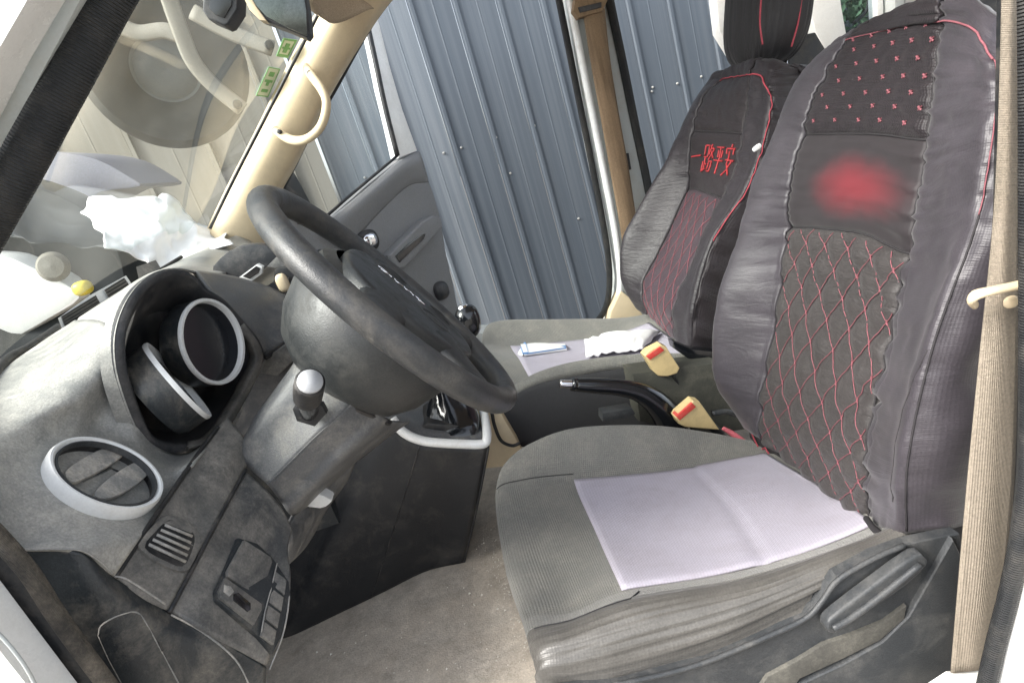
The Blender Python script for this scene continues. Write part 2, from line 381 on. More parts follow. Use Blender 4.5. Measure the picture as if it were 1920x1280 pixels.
def glass(name, tint=(0.9, 0.95, 0.93), dustc=(0.75, 0.76, 0.7), damt=0.12):
    m = bpy.data.materials.new(name); m.use_nodes = True; nt = m.node_tree; N = nt.nodes; L = nt.links; N.clear()
    out = N.new('ShaderNodeOutputMaterial'); tr = N.new('ShaderNodeBsdfTransparent'); tr.inputs[0].default_value = (*tint, 1)
    gl = N.new('ShaderNodeBsdfGlossy'); gl.inputs['Roughness'].default_value = 0.03
    fr = N.new('ShaderNodeFresnel'); fr.inputs[0].default_value = 1.2
    mu0 = N.new('ShaderNodeMath'); mu0.operation = 'MULTIPLY'; mu0.inputs[1].default_value = 0.16; L.new(fr.outputs[0], mu0.inputs[0]); mx = N.new('ShaderNodeMixShader'); L.new(mu0.outputs[0], mx.inputs[0]); L.new(tr.outputs[0], mx.inputs[1]); L.new(gl.outputs[0], mx.inputs[2])
    df = N.new('ShaderNodeBsdfDiffuse'); df.inputs[0].default_value = (*dustc, 1)
    tl = N.new('ShaderNodeBsdfTranslucent'); tl.inputs[0].default_value = (*dustc, 1)
    m2 = N.new('ShaderNodeMixShader'); m2.inputs[0].default_value = 0.6; L.new(df.outputs[0], m2.inputs[1]); L.new(tl.outputs[0], m2.inputs[2])
    tc = N.new('ShaderNodeTexCoord'); no = N.new('ShaderNodeTexNoise'); no.inputs['Scale'].default_value = 4; no.inputs['Detail'].default_value = 8
    L.new(tc.outputs['Object'], no.inputs['Vector'])
    mr = N.new('ShaderNodeMapRange'); mr.inputs[1].default_value = 0.3; mr.inputs[2].default_value = 0.75; mr.inputs[3].default_value = damt*0.25; mr.inputs[4].default_value = damt*2.2
    L.new(no.outputs['Fac'], mr.inputs[0])
    m3 = N.new('ShaderNodeMixShader'); L.new(mr.outputs[0], m3.inputs[0]); L.new(mx.outputs[0], m3.inputs[1]); L.new(m2.outputs[0], m3.inputs[2])
    L.new(m3.outputs[0], out.inputs[0]); return m
m_glass = glass('windscreen glass', damt=0.04)
m_dglass = glass('door glass', (0.85, 0.9, 0.92), damt=0.05)

# ============================================================ SURROUNDINGS
me = bpy.data.meshes.new('ground'); me.from_pydata([(-60, -60, 0), (60, -60, 0), (60, 60, 0), (-60, 60, 0)], [], [(0, 1, 2, 3)])
g = link('ground', me, m_ground, None, False); tag(g, 'pale concrete yard ground under and around the van', None, None, 'structure')

WY = 2.9
wall = empty('metal_wall', 'tall blue-grey ribbed steel cladding wall beyond the open far door', 'wall', (0.6, WY, 0))
def panel_mesh(x0, x1, z0, z1, y, rib=0.010, rw=0.028, minor=1):
    # trapezoid rib at the left, then shallow stiffening grooves: a cross-section extruded in z
    prof = [(x0, 0), (x0+0.006, 0), (x0+0.012, -rib), (x0+0.012+rw*0.45, -rib), (x0+rw*0.8, 0)]
    wd = x1-x0
    for k in range(minor):
        c = x0+rw+(wd-rw)*(k+1)/(minor+1)
        prof += [(c-0.004, 0), (c-0.002, -0.0010), (c+0.002, -0.0010), (c+0.004, 0)]
    prof += [(x1-0.0015, 0)]
    V = []; F = []
    for (x, d) in prof: V += [(x, y+d, z0), (x, y+d, z1), (x, y+d+0.004, z0), (x, y+d+0.004, z1)]
    for i in range(len(prof)-1):
        a = 4*i; b = 4*(i+1); F += [(a, b, b+1, a+1), (a+2, a+3, b+3, b+2), (a+1, b+1, b+3, a+3), (a, a+2, b+2, b)]
    n = len(prof)-1; F += [(0, 1, 3, 2), (4*n, 4*n+2, 4*n+3, 4*n+1)]
    return V, F
# rib feet read off the photograph's top edge
ribx = []
for px, py in ((760, 0), (850, 0), (932, 0), (1010, 0)):
    ribx.append(at(px, py, WY)[0])
sp = (ribx[3]-ribx[0])/3
xs = [ribx[0]+k*sp for k in range(-3, 14)]
for k in range(len(xs)-1):
    V, F = panel_mesh(xs[k], xs[k+1], 0, 3.6, WY)
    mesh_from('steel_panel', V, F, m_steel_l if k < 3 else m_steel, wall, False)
for (px, py) in ((832, 287), (865, 277), (930, 258), (1002, 236), (1222, 172), (1224, 164), (1270, 157), (1315, 144), (610, 357), (684, 333), (957, 325), (1085, 410)):
    p = at(px, py, WY-0.002)
    lathe('rivet', [(0.0, -0.006), (0.004, -0.005), (0.0062, -0.002), (0.0065, 0.0)], p, (0, 1, 0), m_rivet, wall, 10)

# beige sheeting further along, seen through the windscreen
bw = empty('beige_wall', 'beige ribbed sheet siding seen through the windscreen', 'wall', (-1.6, 2.6, 0))
x0 = -4.2; k = 0
while x0 < xs[0]-0.02:
    x1 = min(x0+0.30, xs[0]-0.004)
    V, F = panel_mesh(x0, x1, 0, 3.4, WY-0.05, 0.02, 0.03, 1); mesh_from('siding_panel', V, F, m_beige, bw, False); x0 = x1
# front side of the yard, ahead of the van
V, F = [], []
fw = empty('front_siding', 'pale beige yard fence of ribbed sheets ahead of the van', 'fence', (-4.2, 0.5, 0))
y0 = -3.0
while y0 < WY-0.06:
    y1 = min(y0+0.4, WY-0.056)
    V, F = panel_mesh(y0, y1, 0, 2.2, 0, 0.02, 0.03, 1)
    V = [(-4.2-v[1], v[0], v[2]) for v in V]; mesh_from('siding_panel', V, F, m_beige, fw, False); y0 = y1

# spare wheel with beige carrier arms
tyc = at(312, 128, 2.35)
sw = empty('spare_wheel', 'large grey spare tyre hung with beige carrier arms, seen through the windscreen', 'tyre', tuple(tyc))
lathe('tyre', [(0.11, 0.0), (0.13, 0.03), (0.19, 0.06), (0.24, 0.05), (0.262, 0.02), (0.262, -0.06), (0.24, -0.09), (0.16, -0.07), (0.11, -0.02), (0.11, 0.0)], tyc, (0.35, -0.9, -0.1), m_rubber, sw, 48)
m_disc = M('dull wheel disc', (0.13, 0.14, 0.135), 0.6)
lathe('wheel_disc', [(0.0, -0.02), (0.06, -0.005), (0.10, -0.02), (0.112, 0.0)], tyc, (0.35, -0.9, -0.1), m_disc, sw, 32)
for path in ([(212, 42), (258, 62), (305, 58), (335, 66)], [(300, -60), (318, 0), (340, 62), (362, 115), (400, 160), (455, 205)], [(360, 22), (430, 60), (512, 92)]):
    tube('carrier_arm', np.array([at(a, b, 2.02) for a, b in path]), 0.019, m_beige, sw, 8, 6, flat=(0.4, 1.25, (0.35, -0.9, -0.1)))
for q in ((445, 196), (505, 85)):
    lathe('bolt', [(0.0, 0.012), (0.012, 0.010), (0.014, 0.0)], at(q[0], q[1], 2.0), (0.3, -0.95, 0), m_rubber, sw, 12)

# neighbouring vehicle low at left
nv = empty('parked_vehicle', 'lilac-grey parked vehicle with dark wheel at lower left of the windscreen', 'vehicle', tuple(atz(120, 420, 0.9)))
slab('body_panel', [(60, 290), (105, 285), (180, 298), (240, 330), (262, 350), (190, 360), (140, 385), (100, 360), (70, 350)], 0.3, m_lilacwall, nv, Y=1.9, round_=3, bevel=0.01)
wc = at(55, 520, 1.7)
lathe('tyre', [(0.0, 0.02), (0.12, 0.03), (0.16, 0.06), (0.23, 0.06), (0.26, 0.02), (0.26, -0.08), (0.1, -0.08), (0.09, 0.0)], wc, (0.25, -0.95, 0.1), m_rubber, nv, 40)
lathe('wheel_hub', [(0.0, 0.02), (0.028, 0.016), (0.038, 0.0)], at(100, 500, 1.62), (0.25, -0.95, 0.1), m_beige, nv, 24)
slab('wing', [(-60, 500), (0, 478), (60, 500), (120, 530), (150, 560), (90, 600), (0, 650), (-80, 680)], 0.3, m_paint, nv, Y=1.62, round_=3, bevel=0.02)
pill('indicator', at(155, 540, 1.55), ((1, 0, 0), (0, 1, 0), (0, 0, 1)), (0.022, 0.02, 0.018), m_yellow, nv, 0.8, 16, 10)

# ============================================================ VAN BODY
body = empty('van_body', 'white van body shell with cream pillar trim, seals and dirty floor around the seats', 'van', (0, 1.1, 0.3))
# floor
FZ = 0.585
fl = np.array([[(x, y, FZ+0.006*vnoise(x*9, y*9, 3)+0.02*max(0, (x+0.1)*-0.6)) for x in np.linspace(-1.0, 1.6, 70)] for y in np.linspace(0.5, 1.78, 36)])
gmesh('floor_mat', fl, m_carpet, body, 0.02)
# grit swept against the seat foot
Vg = []; Fg = []
for k in range(420):
    t_ = random.random(); px = 925+75*t_+random.gauss(0, 22)+20*(t_ > .6); py = 1000+250*t_+random.gauss(0, 18)
    if k % 5 == 0: px = random.uniform(560, 980); py = random.uniform(1090, 1270)
    p = atz(px, py, FZ+0.006); q_ = random.uniform(0.0006, 0.0018)*(1 if k % 9 else 1.8)
    o_ = len(Vg); d_ = [np.array(v)*q_ for v in ((1, 0, 0), (-.5, .9, 0), (-.6, -.8, 0), (0, 0, 1.1))]
    Vg += [p+v for v in d_]; Fg += [(o_, o_+1, o_+3), (o_+1, o_+2, o_+3), (o_+2, o_, o_+3), (o_, o_+2, o_+1)]
gr = mesh_from('floor_grit', Vg, Fg, M('pale grit', (0.62, 0.59, 0.52), 0.9), body, False); gr['kind'] = 'stuff'
# sill
slab('door_sill', [(1780, 1264), (1860, 1258), (1990, 1300), (1980, 1420), (1700, 1420), (1740, 1290)], 0.004, m_paint, body, Y=0.40, bevel=0)
def box(name, x0, x1, y0, y1, z0, z1, mat, par, bev=0.0):
    return slab(name, [np.array(p, float) for p in ((x0, y0, z0), (x1, y0, z0), (x1, y0, z1), (x0, y0, z1))], y1-y0, mat, par, dirv=(0, 1, 0), bevel=bev)
box('floor_pan', -0.62, 2.4, 0.47, 1.76, FZ-0.12, FZ-0.05, m_paint_grey, body)
box('rocker', -0.62, 2.4, 0.43, 0.47, FZ-0.25, FZ-0.06, m_paint, body, 0.01)
# engine hump between the seats
hx = [at(905, 768, 1.1), at(938, 772, 1.1), at(975, 835, 1.1), at(990, 870, 1.1), at(900, 880, 1.1), at(890, 800, 1.1)]
slab('engine_cover_edge', hx, 0.05, m_cream, body, bevel=0.004)

# far A pillar trim
G = grid([[(640, -10, 1.5), (612, -5, 1.56), (565, 70, 1.60), (520, 160, 1.62), (470, 262, 1.64), (425, 350, 1.66), (386, 432, 1.66)],
          [(690, -15, 1.5), (640, 25, 1.53), (595, 95, 1.56), (550, 180, 1.585), (500, 280, 1.605), (450, 375, 1.63), (412, 450, 1.63)],
          [(745, -40, 1.56), (700, 22, 1.56), (640, 118, 1.585), (592, 205, 1.605), (545, 300, 1.63), (500, 378, 1.65), (478, 470, 1.66)],
          [(765, -30, 1.63), (718, 24, 1.63), (655, 120, 1.65), (606, 206, 1.67), (560, 302, 1.69), (520, 378, 1.71), (500, 470, 1.72)]], 8, 5)
gmesh('pillar_trim', G, m_cream, body, 0.01)
tube('pillar_seal', np.array([at(*p) for p in ((780, -75, 1.66), (717, 8, 1.68), (672, 80, 1.70), (628, 160, 1.71), (585, 235, 1.72), (553, 300, 1.74), (528, 350, 1.74))]), 0.011, m_seal, body, 8)
tube('glass_seal', np.array([at(*p) for p in ((640, -60, 1.50), (590, 40, 1.52), (500, 216, 1.56), (440, 333, 1.59), (394, 428, 1.62))]), 0.004, m_black, body, 8)
# roof lining and header
G = grid([[(540, -60, 1.2), (600, -60, 1.35), (680, -90, 1.5)], [(560, -10, 1.25), (605, 5, 1.42), (660, -25, 1.5)],
          [(585, 8, 1.35), (625, 45, 1.50), (700, 15, 1.50)]], 6, 6)
gmesh('header_trim', G, m_roofcloth, body, 0.012)
# roof over the cabin, just out of view
rz = 1.83
def roofpt(x, y): return (x, y, rz+0.05*(1-((y-1.08)/0.75)**2))
G = np.array([[roofpt(x, y) for x in np.linspace(-0.02, 2.4, 16)] for y in np.linspace(0.44, 1.70, 14)])
gmesh('roof_lining', G, m_roofcloth, body, 0.02)
G = np.array([[(x, y, z+0.045) for (x, y, z) in [roofpt(x, y) for x in np.linspace(-0.04, 2.42, 16)]] for y in np.linspace(0.38, 1.76, 14)])
gmesh('roof_skin', G, m_paint, body, 0.004)
# windscreen
top_ = [(-0.10, 0.47, 1.78), (-0.16, 0.8, 1.83), (-0.19, 1.1, 1.85), (-0.16, 1.4, 1.83), (-0.05, 1.66, 1.78)]
bot_ = [at(-130, 850, 0.50), at(0, 668, 0.86), at(112, 582, 1.14), at(240, 496, 1.42), at(392, 440, 1.72)]
mid_ = [(np.array(a)+b)/2+np.array([-0.03, 0, 0.02]) for a, b in zip(top_, bot_)]
rows = [[np.array(p, float) for p in top_], mid_, bot_]
A = cr(np.array(rows), 8); A = np.swapaxes(cr(np.swapaxes(A, 0, 1), 8), 0, 1)
WS = A
ws = gmesh('windscreen', A, m_glass, body, 0.0)
# inspection labels on the glass
m_stk = M('sticker pale', (0.55, 0.62, 0.50), 0.5, grain=0.04)
def quad_strip(a, b, c, d, name, mat, par, lift=0.001):
    n = np.cross(b-a, d-a); n /= np.linalg.norm(n)
    if np.dot(n, CAM-a) < 0: n = -n
    V = [a+n*lift, b+n*lift, c+n*lift, d+n*lift, a, b, c, d]
    return mesh_from(name, V, [(0, 1, 2, 3), (4, 7, 6, 5), (0, 4, 5, 1), (1, 5, 6, 2), (2, 6, 7, 3), (3, 7, 4, 0)], mat, par, False)
def sub_quad(q, u0, u1, v0, v1):
    f = lambda u, v: (q[0]*(1-u)+q[1]*u)*(1-v)+(q[3]*(1-u)+q[2]*u)*v
    return f(u0, v0), f(u1, v0), f(u1, v1), f(u0, v1)
def stick(P, mat, marks):
    q = [on_grid(WS, *p, 0.002)[0] for p in P]
    s = quad_strip(*q, 'sticker', mat, ws, 0.0006)
    for m_ in marks: quad_strip(*sub_quad(q, *m_), 'sticker_print', m_green, ws, 0.0016)
stick([(502, 124), (524, 128), (501, 181), (478, 178)], m_stk, [(0, 1, 0, 0.03), (0, 1, 0.97, 1), (0, 0.05, 0, 1), (0.95, 1, 0, 1), (0.3, 0.7, 0.15, 0.3), (0.2, 0.8, 0.42, 0.5), (0.4, 0.6, 0.5, 0.62), (0.25, 0.75, 0.75, 0.85)])
stick([(530, 70), (556, 74), (538, 108), (516, 104)], m_stk, [(0, 1, 0, 0.1), (0, 1, 0.85, 1), (0, 0.12, 0, 1), (0.88, 1, 0, 1), (0.35, 0.65, 0.25, 0.75), (0.2, 0.8, 0.45, 0.55)])

# grab handle on the pillar
gh = tube('grab_handle', np.array([at(*p) for p in ((573, 126, 1.56), (584, 142, 1.53), (603, 168, 1.50), (612, 192, 1.49), (608, 222, 1.49), (595, 246, 1.50), (572, 262, 1.51), (545, 262, 1.54), (515, 244, 1.575))]),
          [0.011, 0.012, 0.0120, 0.0118, 0.0118, 0.0118, 0.0120, 0.012, 0.011], m_cream, body, 12, 5, flat=(1.0, 0.85))
for p in ((580, 137, 1.525), (523, 247, 1.545)):
    lathe('screw', [(0.0, 0.004), (0.005, 0.003), (0.006, -0.006)], at(*p), (-0.2, -1, 0.2), m_black, gh, 12)

# near windscreen pillar
tube('pillar_rubber', np.array([at(*p) for p in ((292, -150, 0.44), (206, 0, 0.44), (148, 110, 0.435), (91, 215, 0.43), (37, 315, 0.425), (-20, 415, 0.42), (-85, 530, 0.41))]), 0.0125, m_seal, body, 16)
slab('pillar_flange', [(250, -150), (168, 0), (70, 185), (0, 318), (-110, 520), (-140, 500), (0, 228), (60, 115), (128, 0), (200, -130)], 0.008, m_paint_grey, body, Y=0.43, dirv=(0, -1, 0), bevel=0.001)
slab('front_pillar', [(215, -150), (128, 2), (60, 117), (0, 232), (-150, 520), (-330, 520), (-120, 60), (10, -150)], 0.03, m_paint, body, Y=0.418, dirv=(0, -1, 0), bevel=0.004)
# door opening rubber, low left
tube('door_seal', np.array([at(*p) for p in ((-60, 950, 0.40), (0, 1010, 0.40), (56, 1075, 0.40), (103, 1148, 0.40), (150, 1214, 0.40), (205, 1288, 0.40), (270, 1380, 0.40))]), 0.0062, m_seal_dusty, body, 14)
slab('seal_flange', [(-80, 960), (0, 1020), (50, 1080), (98, 1150), (145, 1215), (200, 1290), (260, 1380), (215, 1380), (145, 1280), (60, 1165), (0, 1085), (-80, 1000)], 0.004, m_black, body, Y=0.403, dirv=(0, -1, 0), bevel=0)
slab('hinge_pillar', [(-80, 1000), (0, 1087), (60, 1167), (147, 1282), (215, 1380), (-200, 1380), (-200, 1000)], 0.03, m_paint, body, Y=0.396, dirv=(0, -1, 0), bevel=0)
tube('panel_crease', np.array([at(*p) for p in ((-60, 1140, 0.365), (0, 1190, 0.365), (45, 1245, 0.365), (75, 1300, 0.365))]), 0.0012, m_paint_grey, body, 8)
# right edge: rear pillar rubber and paint
tube('door_seal', np.array([at(*p) for p in ((1936, -60, 0.36), (1936, 250, 0.36), (1934, 600, 0.36), (1930, 850, 0.36), (1917, 985, 0.36), (1895, 1100, 0.36), (1868, 1205, 0.36), (1846, 1300, 0.36))]), 0.0075, m_seal, body, 14)
slab('rear_pillar', [(1950, -60), (1950, 600), (1944, 880), (1930, 1000), (1908, 1110), (1882, 1215), (1862, 1320), (2200, 1320), (2200, -60)], 0.03, m_paint, body, Y=0.358, dirv=(0, -1, 0), bevel=0)
slab('inner_pillar', [(1880, -80), (1925, -80), (1925, 900), (1900, 1050), (1860, 1200), (1820, 1300), (1790, 1300), (1840, 900), (1870, 400)], 0.004, m_black, body, Y=0.43, bevel=0)

# far centre pillar
slab('centre_pillar', [(1040, -140), (1130, -140), (1163, 70), (1190, 230), (1216, 350), (1235, 470), (1225, 620), (1130, 620), (1152, 570), (1156, 520), (1140, 420), (1110, 270), (1080, 110)], 0.09, m_paint_grey, body, Y=1.80, bevel=0.01)
tube('door_seal', np.array([at(*p) for p in ((1020, -140, 1.80), (1048, 0, 1.80), (1080, 160, 1.80), (1112, 320, 1.80), (1136, 450, 1.80), (1143, 525, 1.80), (1136, 575, 1.80), (1115, 606, 1.80), (1080, 622, 1.80))]), 0.010, m_seal, body, 8)
tube('door_seal', np.array([at(*p) for p in ((1118, -140, 1.79), (1143, 0, 1.79), (1166, 110, 1.79), (1190, 230, 1.79), (1214, 345, 1.79), (1235, 460, 1.79))]), 0.013, m_seal, body, 8)
tube('pillar_edge', np.array([at(*p) for p in ((1040, -140, 1.78), (1068, 0, 1.78), (1100, 160, 1.78), (1132, 320, 1.78), (1156, 450, 1.78), (1163, 530, 1.78), (1155, 580, 1.78), (1140, 610, 1.78))]), 0.011, m_silver, body, 8)
for poly in ([(1124, 303), (1134, 303), (1140, 333), (1130, 333)], [(1170, 288), (1179, 287), (1184, 318), (1175, 320)]):
    slab('latch_plate', poly, 0.01, m_black, body, Y=1.775, bevel=0.001)
slab('sill_corner', [(1145, 585), (1165, 545), (1195, 570), (1215, 610), (1140, 615)], 0.05, m_cream, body, Y=1.76, bevel=0.006)
slab('far_sill', [(700, 640), (880, 625), (1130, 612), (1240, 605), (1240, 680), (700, 700)], 0.1, m_paint_grey, body, Y=1.82, bevel=0.006)
# rear side windows and posts seen above the seats
slab('rear_post', [(1335, -80), (1352, -80), (1368, 60), (1390, 125), (1350, 60)], 0.05, m_paint, body, Y=1.95, bevel=0.004)
slab('rear_post', [(1500, -80), (1566, -80), (1578, 10), (1592, 90), (1555, 112), (1530, 60), (1515, 0)], 0.06, m_paint, body, Y=1.98, bevel=0.006)
slab('window_divider', [(1642, -60), (1655, -60), (1658, 60), (1646, 60)], 0.04, m_paint, body, Y=2.0, bevel=0.004)
slab('window_divider', [(1676, -60), (1694, -60), (1698, 60), (1680, 60)], 0.05, m_paint_grey, body, Y=1.96, bevel=0.004)
slab('window_divider', [(1696, -60), (1722, -60), (1726, 60), (1700, 60)], 0.05, m_paint, body, Y=1.98, bevel=0.004)
slab('window_divider', [(1724, -60), (1738, -60), (1742, 60), (1728, 60)], 0.05, m_belt_dirty, body, Y=1.96, bevel=0.004)
G = grid([[(1560, -70, 2.02), (1650, -90, 2.02), (1900, -120, 2.02)], [(1570, 140, 2.02), (1660, 130, 2.02), (1900, 100, 2.02)]], 4, 4)
gmesh('rear_window', G, m_dglass, body, 0.004)
for path in ([(1585, 62), (1620, 48), (1675, 30), (1690, 22)], [(1590, 78), (1640, 62), (1680, 52)], [(1600, 45), (1625, 20), (1632, -20)]):
    tube('window_rail', np.array([at(a, b, 2.05) for a, b in path]), 0.006, m_black, body, 8)
slab('rear_dark_box', [(1700, 30), (1790, -40), (1880, -40), (1880, 60), (1760, 60)], 0.05, m_hood, body, Y=1.9, bevel=0)  # black boxes added to stand for the darkness of the rear interior
slab('rear_dark_box', [(1600, 60), (1690, 34), (1700, 70), (1600, 100)], 0.05, m_hood, body, Y=1.97, bevel=0)
slab('rear_seat', [(1480, 70), (1530, 60), (1560, 110), (1545, 200), (1480, 220)], 0.2, m_black, body, Y=1.75, bevel=0.01)

# rear: dark machine in yard seen through the rear glass
rv = empty('green_bush', 'dark green shrub mass seen through the rear side window', 'bush', tuple(at(1620, 60, 3.0)))
Vb = []; Fb = []
cb = at(1625, 0, 2.75)
for i in range(900):
    p = cb+np.random.randn(3)*np.array([0.16, 0.05, 0.11]); a = np.random.randn(3)*0.018; b = np.random.randn(3)*0.018
    k = len(Vb); Vb += [p, p+a, p+a+b, p+b]; Fb.append((k, k+1, k+2, k+3))
mesh_from('foliage', Vb, Fb, M('dark leaves', (0.045, 0.09, 0.05), 0.6), rv, False)

# ============================================================ PASSENGER DOOR (open)
DP = ((-0.42, 1.80, 1.0), (0.766, -0.643, 0.0))
door = empty('passenger_door', 'open far front door with grey trim, white window frame and glass', 'door', (-0.42, 1.80, 0.7))
DN = -np.array(DP[1])
slab('door_trim', [(520, 352), (560, 395), (600, 420), (625, 402), (690, 345), (750, 298), (782, 284), (796, 318), (812, 360), (827, 410), (836, 470), (850, 530), (862, 590), (870, 660), (760, 700), (560, 560), (500, 450)], 0.05, m_door, door, plane=DP, dirv=DN, bevel=0.008)
G = np.array([[onpl(x, y, DP[0], DP[1], o) for x, y in r] for r, o in (([(600, 422), (645, 388), (700, 342), (750, 300), (786, 283)], 0.0), ([(612, 438), (655, 402), (708, 355), (756, 314), (792, 298)], 0.02), ([(630, 458), (668, 422), (715, 376), (762, 336), (800, 326)], 0.012), ([(645, 470), (680, 434), (722, 388), (768, 348), (804, 342)], 0.0))])
G = cr(G, 5); G = np.swapaxes(cr(np.swapaxes(G, 0, 1), 6), 0, 1)
gmesh('door_top_pad', G, m_door, door, 0.006)
slab('quarter_trim', [(548, 318), (556, 330), (585, 385), (600, 425), (560, 420), (520, 352)], 0.03, m_dash_low, door, plane=((DP[0]), DP[1], 0.005), dirv=DN, bevel=0.004)
slab('window_frame', [(682, -60), (700, 0), (716, 62), (733, 130), (755, 205), (783, 283), (748, 296), (733, 230), (716, 160), (702, 90), (688, 30), (665, -60)], 0.04, m_paint, door, plane=DP, dirv=DN, bevel=0.006)
tube('glass_run', np.array([onpl(x, y, DP[0], DP[1], 0.012) for x, y in ((675, -40), (690, 50), (705, 120), (722, 200), (745, 292))]), 0.009, m_black, door, 8)
tube('glass_run', np.array([onpl(x, y, DP[0], DP[1], 0.012) for x, y in ((745, 292), (700, 330), (650, 372), (605, 412))]), 0.005, m_black, door, 8, sm=False)
V = [onpl(x, y, DP[0], DP[1], -0.01) for x, y in ((560, 200), (640, 60), (680, -40), (692, 50), (722, 200), (746, 296), (690, 345), (600, 424), (540, 350))]
mesh_from('door_glass', V, [tuple(range(9))], m_dglass, door, False)
arm = slab('armrest', [(730, 478), (760, 448), (792, 416), (812, 403), (828, 408), (831, 425), (800, 460), (760, 502), (742, 505)], 0.05, m_door, door, plane=(DP[0], DP[1], 0.045), dirv=DN, bevel=0.010, segs=3)
slab('pull_recess', [(742, 480), (765, 458), (790, 440), (798, 438), (795, 448), (770, 472), (750, 492)], 0.01, m_gloss, arm, plane=(DP[0], DP[1], 0.048), dirv=DN, bevel=0.001)
pill('door_handle', onpl(694, 450, DP[0], DP[1], 0.015), ((0.643, 0.766, 0), (0.766, -0.643, 0), (0, 0, 1)), (0.030, 0.012, 0.022), m_chrome, door, 0.8, 20, 12)
pill('handle_recess', onpl(690, 452, DP[0], DP[1], 0.004), ((0.643, 0.766, 0), (0.766, -0.643, 0), (0, 0, 1)), (0.048, 0.008, 0.036), m_black, door, 0.8, 20, 12)
pill('bottle_pocket', onpl(825, 545, DP[0], DP[1], 0.0), ((0.643, 0.766, 0), (0.766, -0.643, 0), (0, 0, 1)), (0.035, 0.03, 0.035), m_hood, door, 0.8, 20, 12)

# ============================================================ DASHBOARD
dash = empty('dashboard', 'dusty grey dashboard with round silver-ringed vent, gauge pods and lower trims', 'dashboard', (-0.45, 0.9, 0.6))
VP0, VN = np.array([-0.373, 0.536, 1.179]), np.array([0.827, 0.074, 0.557])
VPL = (VP0, VN)
def vp(px, py, off=-0.010): return onpl(px, py, VP0, VN, off)
# top: far part, then the near part that rolls over into the fascia with the round vent
DT0 = [(-110, 885, 0.42), (0, 702, 0.70), (70, 646, 0.81), (140, 600, 0.92), (205, 558, 1.04), (270, 520, 1.26), (392, 462, 1.50), (450, 438, 1.66)]
DT1 = [(-80, 930, 0.42), (25, 772, 0.57), (112, 684, 0.648), (188, 602, 0.70), (240, 540, 0.77), (302, 505, 0.90), (400, 490, 1.30), (475, 455, 1.64)]
DT2 = [(-45, 978, 0.42), (58, 835, 0.525), (150, 735, 0.598), (226, 640, 0.648), (262, 548, 0.70), (325, 503, 0.78), (420, 512, 1.10), (500, 470, 1.60)]
TG = grid([DT0, DT1, DT2], 8, 8)
T2 = TG[:, 2*8+4:].copy(); T2[:, :5] -= np.array([0, -0.001, 0.003])
gmesh('dash_top', T2, m_dash_top, dash, 0.004)
G = grid([DT0[:4], DT1[:4], DT2[:4],
          [(-12, 1006, 0.424), (95, 885, 0.515), vp(172, 800), (238, 715, 0.640)],
          [(40, 1026, 0.43), vp(135, 925), vp(220, 838), (262, 790, 0.632)],
          [(110, 1027, 0.437), vp(182, 968), vp(255, 885), (300, 838, 0.645)],
          [(165, 1036, 0.443), (217, 1002, 0.475), (285, 925, 0.540), (345, 850, 0.662)],
          [(215, 1079, 0.452), (262, 1010, 0.490), (330, 910, 0.565), (398, 822, 0.66)]], 10, 8)
VG = G.copy()
for i in range(G.shape[0]):
    for j in range(G.shape[1]):
        p = G[i, j]; h = np.dot(p-VP0, VN)/np.linalg.norm(VN); rr0 = np.linalg.norm((p-VP0)-VN*h)
        if rr0 < 0.085:
            k = min(1, (0.085-rr0)/0.025); r_ = (p-CAM); tgt = CAM+r_*(np.dot(VP0-VN*0.010-CAM, VN)/np.dot(r_, VN)); VG[i, j] = p*(1-k)+tgt*k
# cut the opening for the duct
gmesh('vent_fascia', VG, m_dash_top, dash, 0.003)
tube('fascia_lip', np.array([at(*p) for p in ((-10, 1012, 0.424), (40, 1029, 0.428), (100, 1029, 0.434), (150, 1031, 0.440), (182, 1048, 0.445), (213, 1076, 0.451))]), 0.0009, m_vane, dash, 8)

# windscreen edge gap and defroster grille
tube('cowl_gap', np.array([at(*p) for p in ((-80, 850, 0.50), (0, 692, 0.735), (60, 652, 0.86), (112, 615, 0.99))]), 0.0085, m_black, dash, 8)
tube('cowl_gap', np.array([at(*p) for p in ((250, 533, 1.22), (300, 506, 1.30), (340, 482, 1.38))]), 0.004, m_black, dash, 8)
dv = slab('defroster_vent', [(108, 596, 0.93), (170, 552, 1.025), (236, 516, 1.12), (254, 542, 1.11), (190, 584, 1.015), (118, 622, 0.92)], 0.01, m_silver, dash, dirv=(0, 0, -1), bevel=0.001)
def dq(u, v, lift=0.002):
    a = at(108, 596, 0.93)*(1-u)+at(236, 516, 1.12)*u; b = at(118, 622, 0.92)*(1-u)+at(254, 542, 1.11)*u
    return a*(1-v)+b*v+np.array([0, 0, lift])
for (u0, u1) in ((0.04, 0.50), (0.63, 0.95)):
    quad_strip(dq(u0, 0.14), dq(u1, 0.14), dq(u1, 0.97), dq(u0, 0.97), 'vent_opening', m_black, dv, 0.001)
    for k in range(3):
        v = 0.34+0.2*k; quad_strip(dq(u0, v, 0.004), dq(u1, v, 0.004), dq(u1, v+0.045, 0.004), dq(u0, v+0.045, 0.004), 'slat', m_dash, dv, 0.0015)
slab('windscreen_ledge', [(255, 500, 1.28), (292, 487, 1.35), (305, 508, 1.32), (262, 534, 1.24)], 0.01, m_dash, dash, dirv=(0, 0, -1), bevel=0.001)

